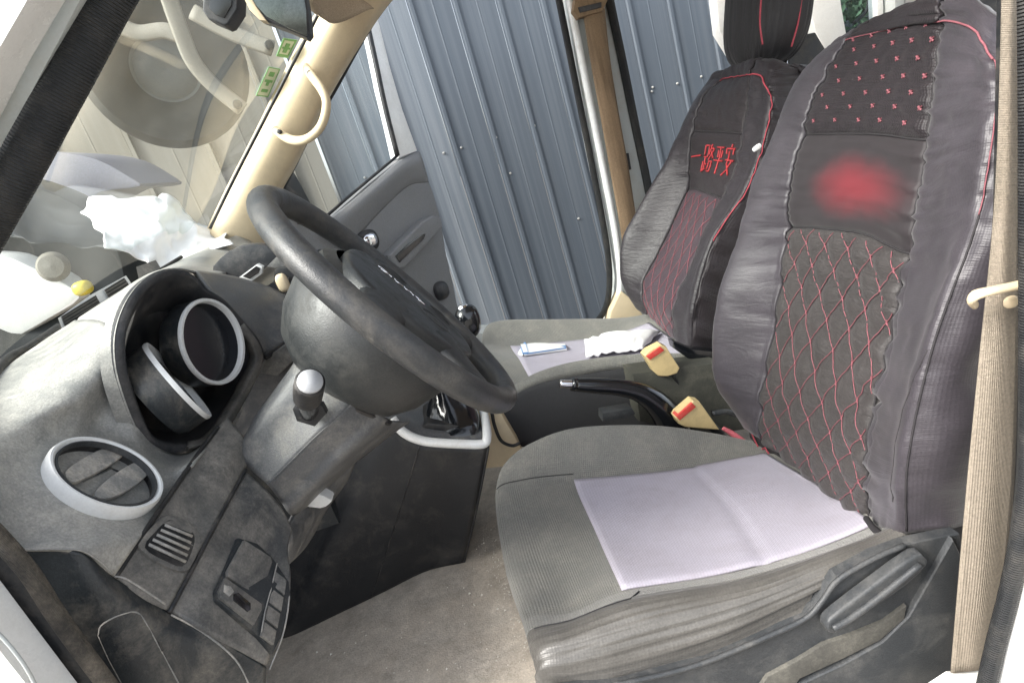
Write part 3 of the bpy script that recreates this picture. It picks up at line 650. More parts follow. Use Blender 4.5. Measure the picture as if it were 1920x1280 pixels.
# round vent
rvn = lathe('round_vent', [(0.0495, -0.012), (0.0505, -0.001), (0.0490, 0.0035), (0.0470, 0.0035), (0.0445, 0.001), (0.0440, -0.008)], VP0, VN, m_silver, dash, 64)
lathe('vent_well', [(0.0445, -0.001), (0.0425, -0.02), (0.037, -0.045), (0.0, -0.045)], VP0, VN, m_black, rvn, 48)
lathe('inner_ring', [(0.0445, -0.001), (0.0438, 0.0028), (0.0426, 0.0026), (0.0420, -0.003)], VP0, VN, m_shield, rvn, 48)
Va = frame(VN)
def vane(p_list, off, thick=0.003):
    P = [onpl(x, y, VP0, VN, off) for x, y in p_list]
    return slab('vane', P, thick, m_vane, rvn, dirv=-VN, bevel=0.001, round_=3)
vane([(122, 885), (150, 862), (195, 839), (230, 836), (236, 848), (205, 872), (165, 893), (138, 903)], -0.004)
vane([(178, 924), (205, 895), (250, 867), (278, 867), (282, 882), (258, 906), (225, 926), (195, 934)], -0.003)
vane([(134, 908), (165, 892), (205, 872), (214, 880), (180, 905), (150, 920)], -0.020)
tube('vane_hinge', np.array([onpl(x, y, VP0, VN, -0.012) for x, y in ((150, 905), (205, 880), (262, 905))]), 0.003, m_dash_low, rvn, 8, sm=False)

# strip with the small square vent
SG = grid([[(217, 1083, 0.455), (258, 1020, 0.488), (302, 955, 0.533), (352, 881, 0.60), (397, 818, 0.66), (425, 780, 0.70)],
           [(265, 1118, 0.458), (305, 1050, 0.492), (350, 980, 0.54), (398, 905, 0.60), (430, 850, 0.645), (455, 815, 0.68)],
           [(316, 1143, 0.466), (360, 1060, 0.505), (400, 985, 0.55), (430, 930, 0.60), (457, 882, 0.645), (485, 840, 0.68)]], 8, 8)
gmesh('trim_strip', SG, m_dash, dash, 0.012)
tube('seam_gap', SG[-1][:34]-np.array([0.0, 0.001, 0.002]), 0.0022, m_black, dash, 8, sm=False)
tube('seam_gap', SG[0][:36]-np.array([0.0, 0.0, -0.001]), 0.0025, m_black, dash, 8, sm=False)
tube('strip_end_lip', np.array([at(*p) for p in ((215, 1080, 0.452), (235, 1084, 0.452), (270, 1105, 0.455), (310, 1132, 0.460))]), 0.0008, m_vane, dash, 8)
sv = gslab('side_vent', SG, [(310, 968), (350, 980), (374, 1008), (366, 1042), (345, 1072), (300, 1060), (258, 1030), (262, 1012), (285, 985)], 0.003, 0.004, m_dash, dash, 0.0015, 3)
gslab('vent_opening', SG, [(312, 978), (345, 988), (362, 1010), (355, 1038), (338, 1063), (303, 1052), (267, 1028), (288, 998)], 0.0036, 0.003, m_black, sv, 0, 3)
for k in range(5):
    t = k/4
    gtube('slat', SG, [(303-30*t, 988+36*t), (357-14*t, 1010+46*t)], 0.0014, m_silver if k < 0 else m_vane, sv, 0.0042, sm=False)

# knee panel
KG = grid([[(320, 1146, 0.470), (366, 1058, 0.510), (408, 978, 0.558), (434, 930, 0.605), (461, 884, 0.648)],
           [(370, 1175, 0.470), (412, 1090, 0.512), (450, 1010, 0.562), (475, 960, 0.60), (497, 915, 0.638)],
           [(430, 1208, 0.478), (468, 1125, 0.522), (500, 1050, 0.565), (515, 995, 0.60), (530, 955, 0.628)],
           [(500, 1246, 0.492), (536, 1150, 0.535), (545, 1085, 0.56), (540, 1030, 0.59), (548, 992, 0.618)]], 10, 10)
gmesh('knee_panel', KG, m_dash, dash, 0.012)
tube('knee_panel_edge', np.array([at(*p) for p in ((505, 1255, 0.494), (530, 1190, 0.515), (541, 1130, 0.538), (536, 1100, 0.55), (500, 1050, 0.566), (465, 1018, 0.566))]), 0.0009, m_vane, dash, 8)
def kslab(name, poly, off, mat, par, th=0.006, bevel=0.001, rnd=0):
    return gslab(name, KG, poly, off, th, mat, par, bevel, rnd)
sw_ = kslab('switch_panel', [(440, 1012), (475, 1022), (505, 1048), (538, 1092), (541, 1120), (520, 1195), (505, 1225), (478, 1195), (400, 1128), (398, 1112)], 0.0055, m_dash_low, dash, 0.010, 0.0008)
kslab('blank_cover', [(447, 1018), (498, 1050), (502, 1060), (480, 1118), (472, 1122), (415, 1086), (415, 1076)], 0.009, m_dash, sw_, 0.004, 0.0008)
kslab('switch_frame', [(412, 1088), (480, 1136), (480, 1148), (465, 1175), (402, 1125), (400, 1112)], 0.009, m_dash, sw_, 0.004, 0.0008)
kslab('mirror_switch', [(424, 1118), (432, 1116), (456, 1136), (456, 1148), (450, 1152), (424, 1130)], 0.0105, m_gloss, sw_, 0.003, 0.0005)
kslab('toggle', [(408, 1102), (418, 1104), (424, 1114), (416, 1122), (407, 1114)], 0.0105, m_vane, sw_, 0.003, 0.0004)
for k in range(4):
    y0 = 1076+k*31; x = 509-k*8
    kslab('blank_switch', [(x, y0), (x+23, y0+15), (x+17, y0+41), (x-6, y0+26)], 0.009, m_dash, sw_, 0.004, 0.0008)
gtube('panel_groove', KG, [(512, 1062), (500, 1105), (486, 1150), (478, 1188)], 0.0007, m_vane, sw_, 0.009, 6, sm=False)

# dark lower side panel
LG = grid([[(-60, 960, 0.425), (0, 1012, 0.43), (70, 1031, 0.436), (150, 1033, 0.441), (217, 1084, 0.453), (318, 1147, 0.468), (420, 1203, 0.478), (500, 1251, 0.492)],
           [(-20, 1090, 0.425), (50, 1120, 0.428), (110, 1130, 0.430), (185, 1125, 0.434), (260, 1160, 0.444), (350, 1215, 0.458), (440, 1262, 0.472), (497, 1300, 0.488)],
           [(40, 1290, 0.42), (100, 1300, 0.42), (170, 1300, 0.422), (250, 1300, 0.43), (320, 1320, 0.44), (390, 1350, 0.455), (450, 1380, 0.47), (490, 1400, 0.485)]], 6, 10)
gmesh('side_panel', LG, m_dash_low, dash, 0.006)
FCP = [(185, 1190), (190, 1172), (215, 1156), (245, 1147), (262, 1152), (280, 1180), (310, 1235), (338, 1290), (330, 1310), (250, 1310), (235, 1290), (205, 1235)]
fc = gslab('fuse_cover', LG, FCP, 0.0012, 0.0022, m_dash_low, dash, 0.0006)
gtube('cover_groove', LG, FCP+[FCP[0]], 0.0007, m_vane, dash, 0.0003, 6)
gslab('cover_slot', LG, [(296, 1203), (300, 1204), (306, 1217), (302, 1219)], 0.0018, 0.001, m_black, fc, 0)
gtube('panel_crease', LG, [(320, 1152), (380, 1185), (440, 1235), (470, 1290)], 0.0009, m_vane, dash, 0.0005, 6)

# instrument binnacle
rim = [(284, 826, 0.635), (262, 785, 0.628), (243, 735, 0.622), (229, 680, 0.62), (229, 620, 0.63), (250, 562, 0.66), (283, 524, 0.70), (325, 507, 0.74), (360, 517, 0.775), (384, 541, 0.80), (418, 563, 0.83), (452, 600, 0.85), (484, 640, 0.862), (492, 676, 0.86), (470, 728, 0.82), (432, 792, 0.755), (398, 830, 0.70), (365, 842, 0.675), (325, 842, 0.655)]
RP = cr(np.array([at(*p) for p in rim]), 5, True)
cen = RP.mean(0)
def ringmesh(name, loops, mat, par):
    n = len(loops[0]); V = np.vstack(loops); F = []
    for i in range(len(loops)-1):
        for k in range(n): F.append((i*n+k, i*n+(k+1) % n, (i+1)*n+(k+1) % n, (i+1)*n+k))
    return mesh_from(name, V, F, mat, par, True)
hood = ringmesh('instrument_hood', [cen+(RP-cen)*1.02+np.array([-0.02, 0, -0.002]), cen+(RP-cen)*1.035+np.array([-0.006, 0, 0]), RP+np.array([0.002, 0, 0]), cen+(RP-cen)*0.95+np.array([0.0, 0, 0]), cen+(RP-cen)*0.90+np.array([-0.008, 0, 0]), cen+(RP-cen)*0.82+np.array([-0.022, 0.012, -0.006]), cen+(RP-cen)*0.70+np.array([-0.048, 0.035, -0.012])], m_hood, dash)
B = cen+(RP-cen)*0.71+np.array([-0.047, 0.034, -0.012])
mesh_from('binnacle_back', np.vstack([B, [B.mean(0)]]), [(k, (k+1) % len(B), len(B)) for k in range(len(B))], m_black, hood)
ringmesh('hood_shell', [cen+(RP-cen)*1.032+np.array([-0.004, 0, 0.0]), cen+(RP-cen)*1.045+np.array([-0.02, 0, -0.004])], m_dash_top, hood)
for (C, N, rr, lab) in ((np.array([-0.322, 0.747, 1.233]), np.array([0.957, -0.286, -0.052]), 0.055, 'R'), (np.array([-0.352, 0.686, 1.212]), np.array([0.886, 0.399, 0.237]), 0.055, 'L')):
    pod = lathe('gauge_pod', [(rr*0.90, -0.006), (rr*0.985, -0.0035), (rr*0.985, -0.028), (rr*0.90, -0.036)], C, N, m_dash_low, dash, 56)
    lathe('gauge_ring', [(rr*0.99, -0.0045), (rr*1.0, -0.002), (rr*0.985, 0.0010), (rr*0.925, 0.0005), (rr*0.90, -0.002), (rr*0.895, -0.010)], C, N, m_silver, pod, 56)
    lathe('gauge_face', [(rr*0.897, -0.006), (rr*0.86, -0.018), (rr*0.4, -0.022), (0.0, -0.022)], C, N, m_dial, pod, 48)
# lower bezel lip under the pods
G = grid([[(350, 846, 0.655), (385, 838, 0.68), (425, 808, 0.73), (466, 738, 0.795), (492, 686, 0.835), (488, 648, 0.842), (458, 606, 0.835)],
          [(355, 838, 0.645), (384, 829, 0.67), (417, 798, 0.72), (455, 732, 0.78), (479, 682, 0.82), (476, 652, 0.825), (452, 618, 0.82)],
          [(352, 826, 0.67), (378, 818, 0.69), (405, 788, 0.735), (440, 728, 0.79), (464, 680, 0.83), (464, 656, 0.835), (447, 628, 0.83)]], 6, 4)
gmesh('bezel_lip', G, m_dash, hood, 0.004)
# dash centre: pod side next to the binnacle, tray and centre vents
G = grid([[(365, 506, 0.90), (410, 512, 0.95), (450, 520, 1.0), (505, 537, 1.03), (548, 556, 1.03), (590, 580, 1.03)],
          [(385, 530, 0.86), (425, 545, 0.90), (470, 560, 0.94), (515, 575, 0.97), (555, 588, 0.98), (588, 592, 1.0)],
          [(410, 560, 0.845), (440, 585, 0.86), (475, 610, 0.88), (510, 618, 0.92), (548, 612, 0.95), (580, 603, 0.97)],
          [(450, 605, 0.855), (475, 635, 0.865), (498, 664, 0.875), (525, 645, 0.90), (552, 628, 0.93), (576, 613, 0.95)]], 6, 6)
gmesh('centre_fascia', G, m_col, dash, 0.006)
tube('fascia_gap', np.array([at(*p) for p in ((496, 668, 0.875), (525, 651, 0.90), (552, 634, 0.93), (578, 616, 0.95))]), 0.006, m_black, dash, 8)
slab('column_gap_backing', [(500, 672), (578, 624), (580, 660), (520, 735), (478, 785), (440, 845), (425, 835), (470, 735), (492, 690)], 0.02, m_hood, dash, Y=0.90, bevel=0)  # dark backing panel: the shade in the gap is put into its colour
slab('column_trim', [(500, 668), (575, 625), (572, 655), (520, 705), (488, 700)], 0.02, m_dash, dash, Y=0.88, bevel=0.002)
slab('dash_tray', [(398, 512), (412, 485), (448, 462), (498, 460), (520, 482), (500, 500), (455, 522)], 0.03, m_hood, dash, Y=1.12, bevel=0.002, round_=2)
cv = slab('centre_vent', [(515, 505), (540, 500), (585, 545), (583, 578), (560, 565), (512, 532)], 0.03, m_black, dash, Y=1.04, bevel=0.002)
for k in range(6):
    x = 540+k*8; y = 520+k*7; tube('slat', np.array([at(x, y, 1.035), at(x-4, y+30, 1.035)]), 0.0018, m_dash, cv, 6, sm=False)
pill('vent_knob', at(530, 530, 1.03), ((1, 0, 0), (0, 1, 0), (0, 0, 1)), (0.010, 0.008, 0.016), m_cream, cv, 0.7, 16, 10)
dp_ = slab('display_bezel', [(448, 520), (482, 495), (492, 500), (490, 514), (470, 528)], 0.012, m_silver, dash, Y=1.06, bevel=0.001)
slab('display_glass', [(455, 518), (480, 499), (488, 503), (485, 512), (468, 523)], 0.003, m_gloss, dp_, Y=1.058, bevel=0)
slab('centre_trim', [(500, 500), (530, 470), (560, 505), (600, 560), (592, 590), (585, 545), (540, 500), (515, 503)], 0.03, m_col, dash, Y=1.06, bevel=0.002)
box('glove_box', -0.60, -0.36, 0.98, 1.70, 0.80, 1.24, m_dash_low, dash, 0.02)
slab('hood_pull', [(560, 944), (570, 928), (592, 924), (620, 936), (618, 944), (600, 953)], 0.02, m_silver, dash, Y=0.72, bevel=0.002, round_=2)
G = grid([[(540, 985, 0.63), (560, 950, 0.70), (585, 925, 0.76), (630, 880, 0.80), (668, 865, 0.82)],
          [(545, 1020, 0.62), (575, 985, 0.70), (600, 955, 0.76), (625, 930, 0.80), (655, 895, 0.84)],
          [(540, 1060, 0.66), (570, 1030, 0.74), (590, 1000, 0.80), (610, 960, 0.86), (650, 905, 0.90)]], 5, 5)
gmesh('lower_dash_panel', G, m_col, dash, 0.004)
slab('footwell_back', [(380, 830), (760, 760), (800, 900), (700, 1250), (420, 1300)], 0.03, m_console, dash, Y=1.30, bevel=0)
# bulkhead and dash body that closes the footwell
V = [(-0.62, 0.47, FZ), (-0.62, 1.7, FZ), (-0.62, 1.7, 1.28), (-0.62, 0.47, 1.2), (-0.64, 0.47, FZ), (-0.64, 1.7, FZ), (-0.64, 1.7, 1.28), (-0.64, 0.47, 1.2)]
mesh_from('bulkhead', V, [(0, 1, 2, 3), (4, 7, 6, 5), (0, 4, 5, 1), (1, 5, 6, 2), (2, 6, 7, 3), (3, 7, 4, 0)], m_console, dash, False)

# white wrapped papers lying in the far corner of the dash
pb = empty('plastic_bag', 'crumpled white plastic bag lying on the far end of the dashboard', 'bag', tuple(at(330, 440, 1.55)))
tb = cr(np.array([(150, 385), (210, 362), (290, 358), (330, 388), (372, 412), (425, 436)], float), 8)
bb = cr(np.array([(205, 462), (250, 478), (292, 500), (330, 502), (372, 478), (430, 455)], float), 8)
rows = []
for i in range(24):
    rows.append([]); u = i/23
    for j in range(len(tb)):
        v = j/(len(tb)-1); px, py = bb[j]*(1-u)+tb[j]*u
        px += 20*vnoise(u*6, v*13, 6); py += 22*vnoise(u*4, v*12, 7)*(0.3+u)
        rows[-1].append(at(px, py, 1.36+0.24*u+0.12*v+0.035*float(vnoise(u*5, v*8, 5))+0.014*float(vnoise(u*13, v*20, 8))))
gmesh('bag_sheet', np.array(rows), m_white, pb, 0.002)

# ============================================================ STEERING
WC, WN = np.array([-0.093, 0.723, 1.218]), np.array([0.855, 0.044, 0.518]); WN /= np.linalg.norm(WN)
wheel = empty('steering_wheel', 'black vinyl steering wheel in front of the driver seat, tilted towards the dash', 'steering wheel', tuple(WC))
wa, wb, _ = frame(WN)      # wa: across the van, wb: up in the wheel's plane
def wp(a, b, h=0.0): return WC+wa*a+wb*b+WN*h
t = np.linspace(0, 2*math.pi, 97)[:-1]
RR = 0.182
tube('wheel_rim', np.array([wp(RR*math.cos(x), RR*math.sin(x)) for x in t]), 0.0158, m_wheel, wheel, 18, closed=True, sm=False)
def wslab(name, poly, h, th, mat, par, bevel=0.004, rnd=0, segs=3):
    return slab(name, [wp(a, b, h) for a, b in poly], th, mat, par, dirv=-WN, bevel=bevel, round_=rnd, segs=segs)
pad = wslab('airbag_cover', [(-0.085, 0.058), (-0.05, 0.074), (0, 0.080), (0.05, 0.074), (0.085, 0.058), (0.112, 0.02), (0.110, -0.03), (0.088, -0.075), (0.045, -0.108), (0.0, -0.118), (-0.045, -0.108), (-0.088, -0.075), (-0.110, -0.03), (-0.112, 0.02)], 0.014, 0.03, m_wheel_dk, wheel, 0.008, 3, 4)
for s in (-1, 1):
    for (r0, r1, a0) in ((0.085, 0.178, 8), (0.085, 0.178, -50)):
        a = R(a0); c, sn = math.cos(a)*s, math.sin(a)
        P = [wp(c*r0, sn*r0, 0.004), wp(c*(r0+r1)/2, sn*(r0+r1)/2, 0.002), wp(c*r1, sn*r1, 0.0)]
        tube('spoke', np.array(P), [0.036, 0.026, 0.022], m_wheel_dk, wheel, 12, 5, flat=(0.40, 1.0, WN))
lathe('hub_cover', [(0.094, 0.004), (0.107, -0.004), (0.113, -0.024), (0.113, -0.050), (0.104, -0.082), (0.088, -0.108), (0.062, -0.126), (0.03, -0.132)], WC-wb*0.006, WN, m_wheel_dk, wheel, 56)
# chrome badge, raised strokes as on the cover
bd = [((-0.034, 0.012), (-0.022, 0.016), (-0.014, 0.010)), ((-0.030, 0.006), (-0.018, 0.008)), ((-0.010, 0.014), (-0.006, 0.006), (0.002, 0.010)), ((0.004, 0.014), (0.008, 0.006), (0.014, 0.012), (0.019, 0.005)), ((0.022, 0.012), (0.030, 0.009), (0.026, 0.003), (0.036, 0.004))]
for s_ in bd:
    tube('badge_letter', np.array([wp(0.035+y*1.0, -x*1.1+0.0, 0.0148) for x, y in s_]), 0.0012, m_chrome, pad, 6, 4)
tube('horn_ring_mark', np.array([wp(-0.005+0.022*math.cos(x), -0.055+0.022*math.sin(x), 0.0145) for x in t[::3]]), 0.0007, m_wheel, pad, 6, closed=True, sm=False)

colm = empty('steering_column', 'grey plastic steering column shroud with black indicator stalk under the wheel', 'steering column', tuple(at(560, 830, 0.7)))
GA = grid([[(455, 880, 0.76), (470, 800, 0.76), (520, 735, 0.76), (565, 680, 0.78), (585, 640, 0.80)],
          [(440, 852, 0.675), (478, 788, 0.67), (515, 735, 0.672), (552, 682, 0.68), (568, 645, 0.70)],
          [(472, 882, 0.648), (516, 825, 0.648), (561, 775, 0.648), (600, 730, 0.652), (625, 695, 0.665)],
          [(502, 908, 0.630), (548, 862, 0.630), (592, 818, 0.630), (638, 778, 0.635), (672, 745, 0.65)]], 7, 7)
GB = grid([[(502, 908, 0.630), (548, 862, 0.630), (592, 818, 0.630), (638, 778, 0.635), (672, 745, 0.65)],
          [(525, 938, 0.642), (578, 885, 0.642), (622, 842, 0.643), (668, 803, 0.65), (705, 768, 0.665)],
          [(547, 966, 0.66), (605, 908, 0.66), (650, 862, 0.66), (692, 826, 0.67), (733, 790, 0.69)],
          [(575, 960, 0.80), (640, 890, 0.80), (690, 850, 0.80), (735, 815, 0.82), (770, 790, 0.84)]], 7, 7)
gmesh('column_shroud', GA, m_col, colm, 0.003); gmesh('lower_shroud', GB, m_col, colm, 0.003)
tube('shroud_edge', GA[-1], 0.0008, m_col, colm, 6, sm=False)
tube('shroud_joint', np.array([at(*p) for p in ((568, 655, 0.697), (580, 690, 0.68), (615, 730, 0.655), (665, 765, 0.65), (730, 792, 0.685))]), 0.004, m_black, colm, 8)
stb = slab('stalk_mount', [(548, 768), (572, 752), (604, 760), (612, 776), (590, 800), (556, 790)], 0.012, m_black, colm, Y=0.618, bevel=0.002)
stalk = tube('indicator_stalk', np.array([at(580, 776, 0.63), at(578, 755, 0.60), at(578, 738, 0.585)]), [0.010, 0.011, 0.014], m_gloss, colm, 20, 5)
tube('stalk_knob', np.array([at(577, 745, 0.59), at(579, 728, 0.572), at(581, 716, 0.56)]), [0.0145, 0.0150, 0.0145], m_black, stalk, 24, 4)
tube('knob_cap', np.array([at(581, 718, 0.5615), at(582, 713, 0.5575)]), [0.0125, 0.0120], m_grey, stalk, 24, sm=False)

# ============================================================ CENTRE CONSOLE
con = empty('centre_console', 'black floor console with silver-edged gear surround beside the steering column', 'console', tuple(atz(720, 1120, FZ)))
def z_(px, py, dz=0): return atz(px, py, FZ+dz)
top = [(640, 830, 1.02), (700, 800, 1.01), (737, 790, 1.0), (762, 818, 0.99), (805, 832, 0.985), (860, 837, 0.985), (914, 839, 0.985)]
bot = [z_(430, 1225), z_(500, 1205), z_(540, 1200), z_(640, 1152), z_(720, 1112), z_(800, 1072), z_(868, 1056)]
T = pts(top); Bm = np.array(bot)
G = np.array([T, T*0.66+Bm*0.34+np.array([0, -0.012, 0]), T*0.33+Bm*0.67+np.array([0, -0.010, 0]), Bm]); G = cr(G, 8); G = np.swapaxes(cr(np.swapaxes(G, 0, 1), 6), 0, 1)
gmesh('console_side', G, m_console, con, 0.01)
tube('console_joint', G[:, 22]-np.array([0, 0.0, 0]), 0.0012, m_black, con, 6, sm=False)
E0 = G[:, -1]; E1 = E0+np.array([0.01, 0.20, 0.0])
gmesh('console_end', np.array([E0, E0*0.5+E1*0.5, E1]), m_console, con, 0.004)
G2 = grid([[(640, 830, 1.02), (700, 798, 1.01), (737, 786, 1.0), (764, 815, 0.99), (808, 829, 0.985), (862, 834, 0.985), (915, 836, 0.985)],
           [(640, 800, 1.2), (700, 780, 1.15), (745, 770, 1.08), (790, 785, 1.04), (820, 795, 1.03), (865, 800, 1.03), (912, 800, 1.03)],
           [(660, 780, 1.3), (720, 765, 1.25), (780, 750, 1.22), (820, 748, 1.20), (850, 748, 1.20), (880, 755, 1.20), (905, 765, 1.20)]], 5, 5)
gmesh('console_top', G2, m_col, con, 0.004)
tube('silver_trim', np.array([at(*p) for p in ((735, 784, 1.0), (748, 802, 0.993), (764, 815, 0.988), (785, 824, 0.984), (812, 829, 0.982), (862, 832, 0.982), (905, 832, 0.984), (913, 820, 0.992), (911, 795, 1.03), (905, 768, 1.09), (893, 752, 1.15))]), 0.0085, m_silver, con, 12, 5)
gear = empty('gear_lever', 'black gear lever with leather boot and chrome-topped knob behind the steering wheel', 'gear lever', tuple(at(840, 800, 1.06)))
BC = at(842, 792, 1.06)
def bdisp(t_): return 1
V = []; F = []; nb = 36; rr_ = [0.062, 0.060, 0.050, 0.042, 0.032, 0.022, 0.015]; hh = [-0.02, 0.0, 0.012, 0.024, 0.042, 0.06, 0.08]
for i, (r_, h_) in enumerate(zip(rr_, hh)):
    for k in range(nb):
        a = 2*math.pi*k/nb; q = r_*(1+0.10*math.sin(5*a+i*0.7)*(i > 1))
        cx, sy = math.cos(a), math.sin(a); sq = 1/max(abs(cx), abs(sy))**0.55 if i < 3 else 1
        V.append(BC+np.array([q*cx*sq+h_*0.15, q*sy*sq+h_*0.1, h_+0.006*math.sin(3*a+i)*(i > 1)]))
for i in range(6):
    for k in range(nb): F.append((i*nb+k, i*nb+(k+1) % nb, (i+1)*nb+(k+1) % nb, (i+1)*nb+k))
mesh_from('gear_boot', V, F, m_gloss, gear)
slab('boot_frame', [(792, 800), (800, 808), (890, 818), (900, 812), (893, 800), (800, 793)], 0.10, m_black, gear, Y=1.01, bevel=0.002)
KB = at(877, 603, 1.12)
tube('gear_shaft', np.array([BC+np.array([0.0, 0, 0.06]), (BC+KB)/2+np.array([0.0, 0.01, 0.03]), KB]), 0.008, m_black, gear, 10)
pill('gear_knob', KB, ((1, 0, 0), (0, 1, 0), (0.1, 0, 1)), (0.026, 0.026, 0.034), m_gloss, gear, 0.85, 28, 16)
lathe('knob_cap', [(0.0, 0.003), (0.009, 0.002), (0.012, -0.002)], KB+np.array([0, 0, 0.033]), (0, 0, 1), m_chrome, gear, 24)

# ============================================================ SEATS
def seam(name, P, r, mat, par, lift=0.0, seg=6):
    return tube(name, P, r, mat, par, seg, sm=False)
def line_on(G, n, uv, steps=10, lift=0.0008):
    """polyline on a dense grid: uv are (col,row) float indexes"""
    out = []
    for (a, b) in zip(uv[:-1], uv[1:]):
        for s in range(steps):
            t_ = s/steps; out.append((a[0]+(b[0]-a[0])*t_, a[1]+(b[1]-a[1])*t_))
    out.append(uv[-1]); P = []
    H_, W_ = G.shape[:2]
    for (u, v) in out:
        u = min(max(u, 0), W_-1.001); v = min(max(v, 0), H_-1.001); i, j = int(v), int(u); fu, fv = u-j, v-i
        q = lambda A: (A[i, j]*(1-fu)+A[i, j+1]*fu)*(1-fv)+(A[i+1, j]*(1-fu)+A[i+1, j+1]*fu)*fv
        nn = q(n); nn = nn/np.linalg.norm(nn); P.append(q(G)+nn*lift)
    return np.array(P)
def joined_tubes(name, lines, r, mat, par, seg=4, kind='stuff'):
    V = []; F = []
    for P in lines:
        T_ = np.gradient(P, axis=0); T_ /= (np.linalg.norm(T_, axis=1)[:, None]+1e-9)
        up = np.array([0.3, 0.2, 0.93]); o = len(V)
        for i in range(len(P)):
            a = up-T_[i]*np.dot(up, T_[i]); a /= np.linalg.norm(a); b = np.cross(T_[i], a)
            for k in range(seg):
                an = 2*math.pi*k/seg; V.append(P[i]+r*(a*math.cos(an)+b*math.sin(an)))
        for i in range(len(P)-1):
            for k in range(seg): F.append((o+i*seg+k, o+i*seg+(k+1) % seg, o+(i+1)*seg+(k+1) % seg, o+(i+1)*seg+k))
    ob = mesh_from(name, V, F, mat, par)
    if kind: ob['kind'] = kind
    return ob

# ---- driver seat
ds = empty('car_seat', 'near driver seat in loose grey-purple cover with red diamond stitching and lilac seat insert', 'car seat', tuple(np.array([0.25, 0.72, FZ])), 'front seats')
rowf = [0.95, 1.0, 1.0, 1.0, 0.98, 0.95, 0.90, 0.80, 0.72, 0.72]
cY = [0.99, 0.975, 0.88, 0.775, 0.67, 0.575, 0.505, 0.465, 0.462, 0.60]
R_ = [
 [(1440, 790), (1398, 797), (1425, 822), (1488, 872), (1555, 922), (1630, 975), (1662, 990), (1700, 1003), (1815, 985), (1880, 985)],
 [(1440, 700), (1343, 705), (1432, 720), (1490, 745), (1560, 785), (1625, 845), (1664, 868), (1702, 868), (1850, 850), (1950, 850)],
 [(1440, 560), (1350, 565), (1463, 565), (1525, 580), (1598, 607), (1662, 650), (1710, 660), (1748, 655), (1880, 650), (1980, 650)],
 [(1480, 425), (1390, 438), (1476, 428), (1540, 429), (1618, 440), (1698, 476), (1765, 462), (1828, 432), (1925, 440), (2030, 440)],
 [(1500, 335), (1415, 342), (1480, 342), (1548, 340), (1628, 345), (1713, 362), (1784, 346), (1850, 330), (1945, 330), (2050, 330)],
 [(1540, 245), (1455, 254), (1503, 252), (1572, 250), (1650, 252), (1727, 262), (1800, 242), (1866, 222), (1960, 222), (2060, 222)],
 [(1570, 165), (1490, 165), (1532, 165), (1600, 160), (1672, 155), (1744, 155), (1812, 148), (1871, 148), (1965, 150), (2060, 150)],
 [(1620, 100), (1550, 98), (1590, 78), (1645, 61), (1702, 47), (1765, 41), (1818, 52), (1857, 88), (1915, 100), (1940, 130)],
 [(1660, 90), (1590, 88), (1622, 62), (1672, 38), (1725, 16), (1785, 4), (1842, 6), (1885, 40), (1912, 70), (1930, 110)],
]
rows = []
for i, r in enumerate(R_):
    rows.append([at(x, y, 0.72+(cY[j]-0.72)*rowf[i]) for j, (x, y) in enumerate(r)])
rows.append([p+np.array([0.07, 0, -0.10]) for p in rows[-1]])
A = np.array(rows); NU, NVV = 14, 14
A = cr(A, NVV); A = np.swapaxes(cr(np.swapaxes(A, 0, 1), NU), 0, 1)
n0 = gnormals(A)
H_, W_ = A.shape[:2]; JJ, II = np.meshgrid(np.arange(W_), np.arange(H_))
U = JJ/NU; Vv = II/NVV          # in control units
dsp = np.zeros((H_, W_))
for c, amp, wd in ((2, 0.0035, 0.55), (5, 0.0055, 0.8), (7, 0.0016, 0.6)):
    d = np.abs(U-c); dsp += amp*np.exp(-d/wd)*2*vnoise(U*1.1+c*7, Vv*12.0+U*0.8, c)*np.clip(Vv*1.5, 0, 1)
dsp += (Vv < 7)*(-0.0045*np.exp(-((U-5)/0.10)**2)-0.0035*np.exp(-((U-2)/0.10)**2))
inpan = ((U >= 2) & (U <= 5)).astype(float)
dsp += inpan*(-0.004*np.exp(-((Vv-3)/0.09)**2)-0.003*np.exp(-((Vv-5)/0.09)**2))
# quilt puff between the diamond stitches
qa = (U-2)*1.75; qb = Vv*1.8
puff = np.abs(np.sin(math.pi*(qa+qb)))*np.abs(np.sin(math.pi*(qa-qb)))
dsp += inpan*(Vv < 3)*0.0085*puff**0.6
dsp += inpan*(Vv > 5)*(Vv < 7)*0.0022*puff
dsp += 0.0035*vnoise(U*1.3, Vv*2.2, 11)+0.0018*vnoise(U*4, Vv*7, 12)
dsp += (U > 7.0)*0.010*np.clip(vnoise(U*1.2+Vv*0.9, Vv*2.2-U*1.0, 21), -0.5, 0.5)*np.clip((U-7)*2, 0, 1)
AD = A+n0*dsp[..., None]; n0 = gnormals(AD)
def part(u0, u1, v0, v1, name, mat, par=ds, G_=None):
    G_ = AD if G_ is None else G_
    return gmesh(name, G_[v0*NVV:v1*NVV+1, u0*NU:u1*NU+1], mat, par, 0.004)
back = part(5, 9, 0, 9, 'backrest_bolster', m_satin)
part(0, 2, 0, 9, 'backrest_bolster', m_satin)
cp = part(2, 5, 0, 3, 'quilted_panel', m_quilt)
mp = part(2, 5, 3, 5, 'middle_panel', m_satin_dk)
up_ = part(2, 5, 5, 7, 'upper_panel', m_satin_dk)
part(2, 5, 7, 9, 'shoulder_panel', m_satin_dk)
bk = np.stack([A[:9*NVV+1, -1], (A[:9*NVV+1, -1]+A[:9*NVV+1, 0])/2+np.array([0.02, 0, 0]), A[:9*NVV+1, 0]], 1); gmesh('back_panel', bk, m_satin_dk, ds, 0.003)
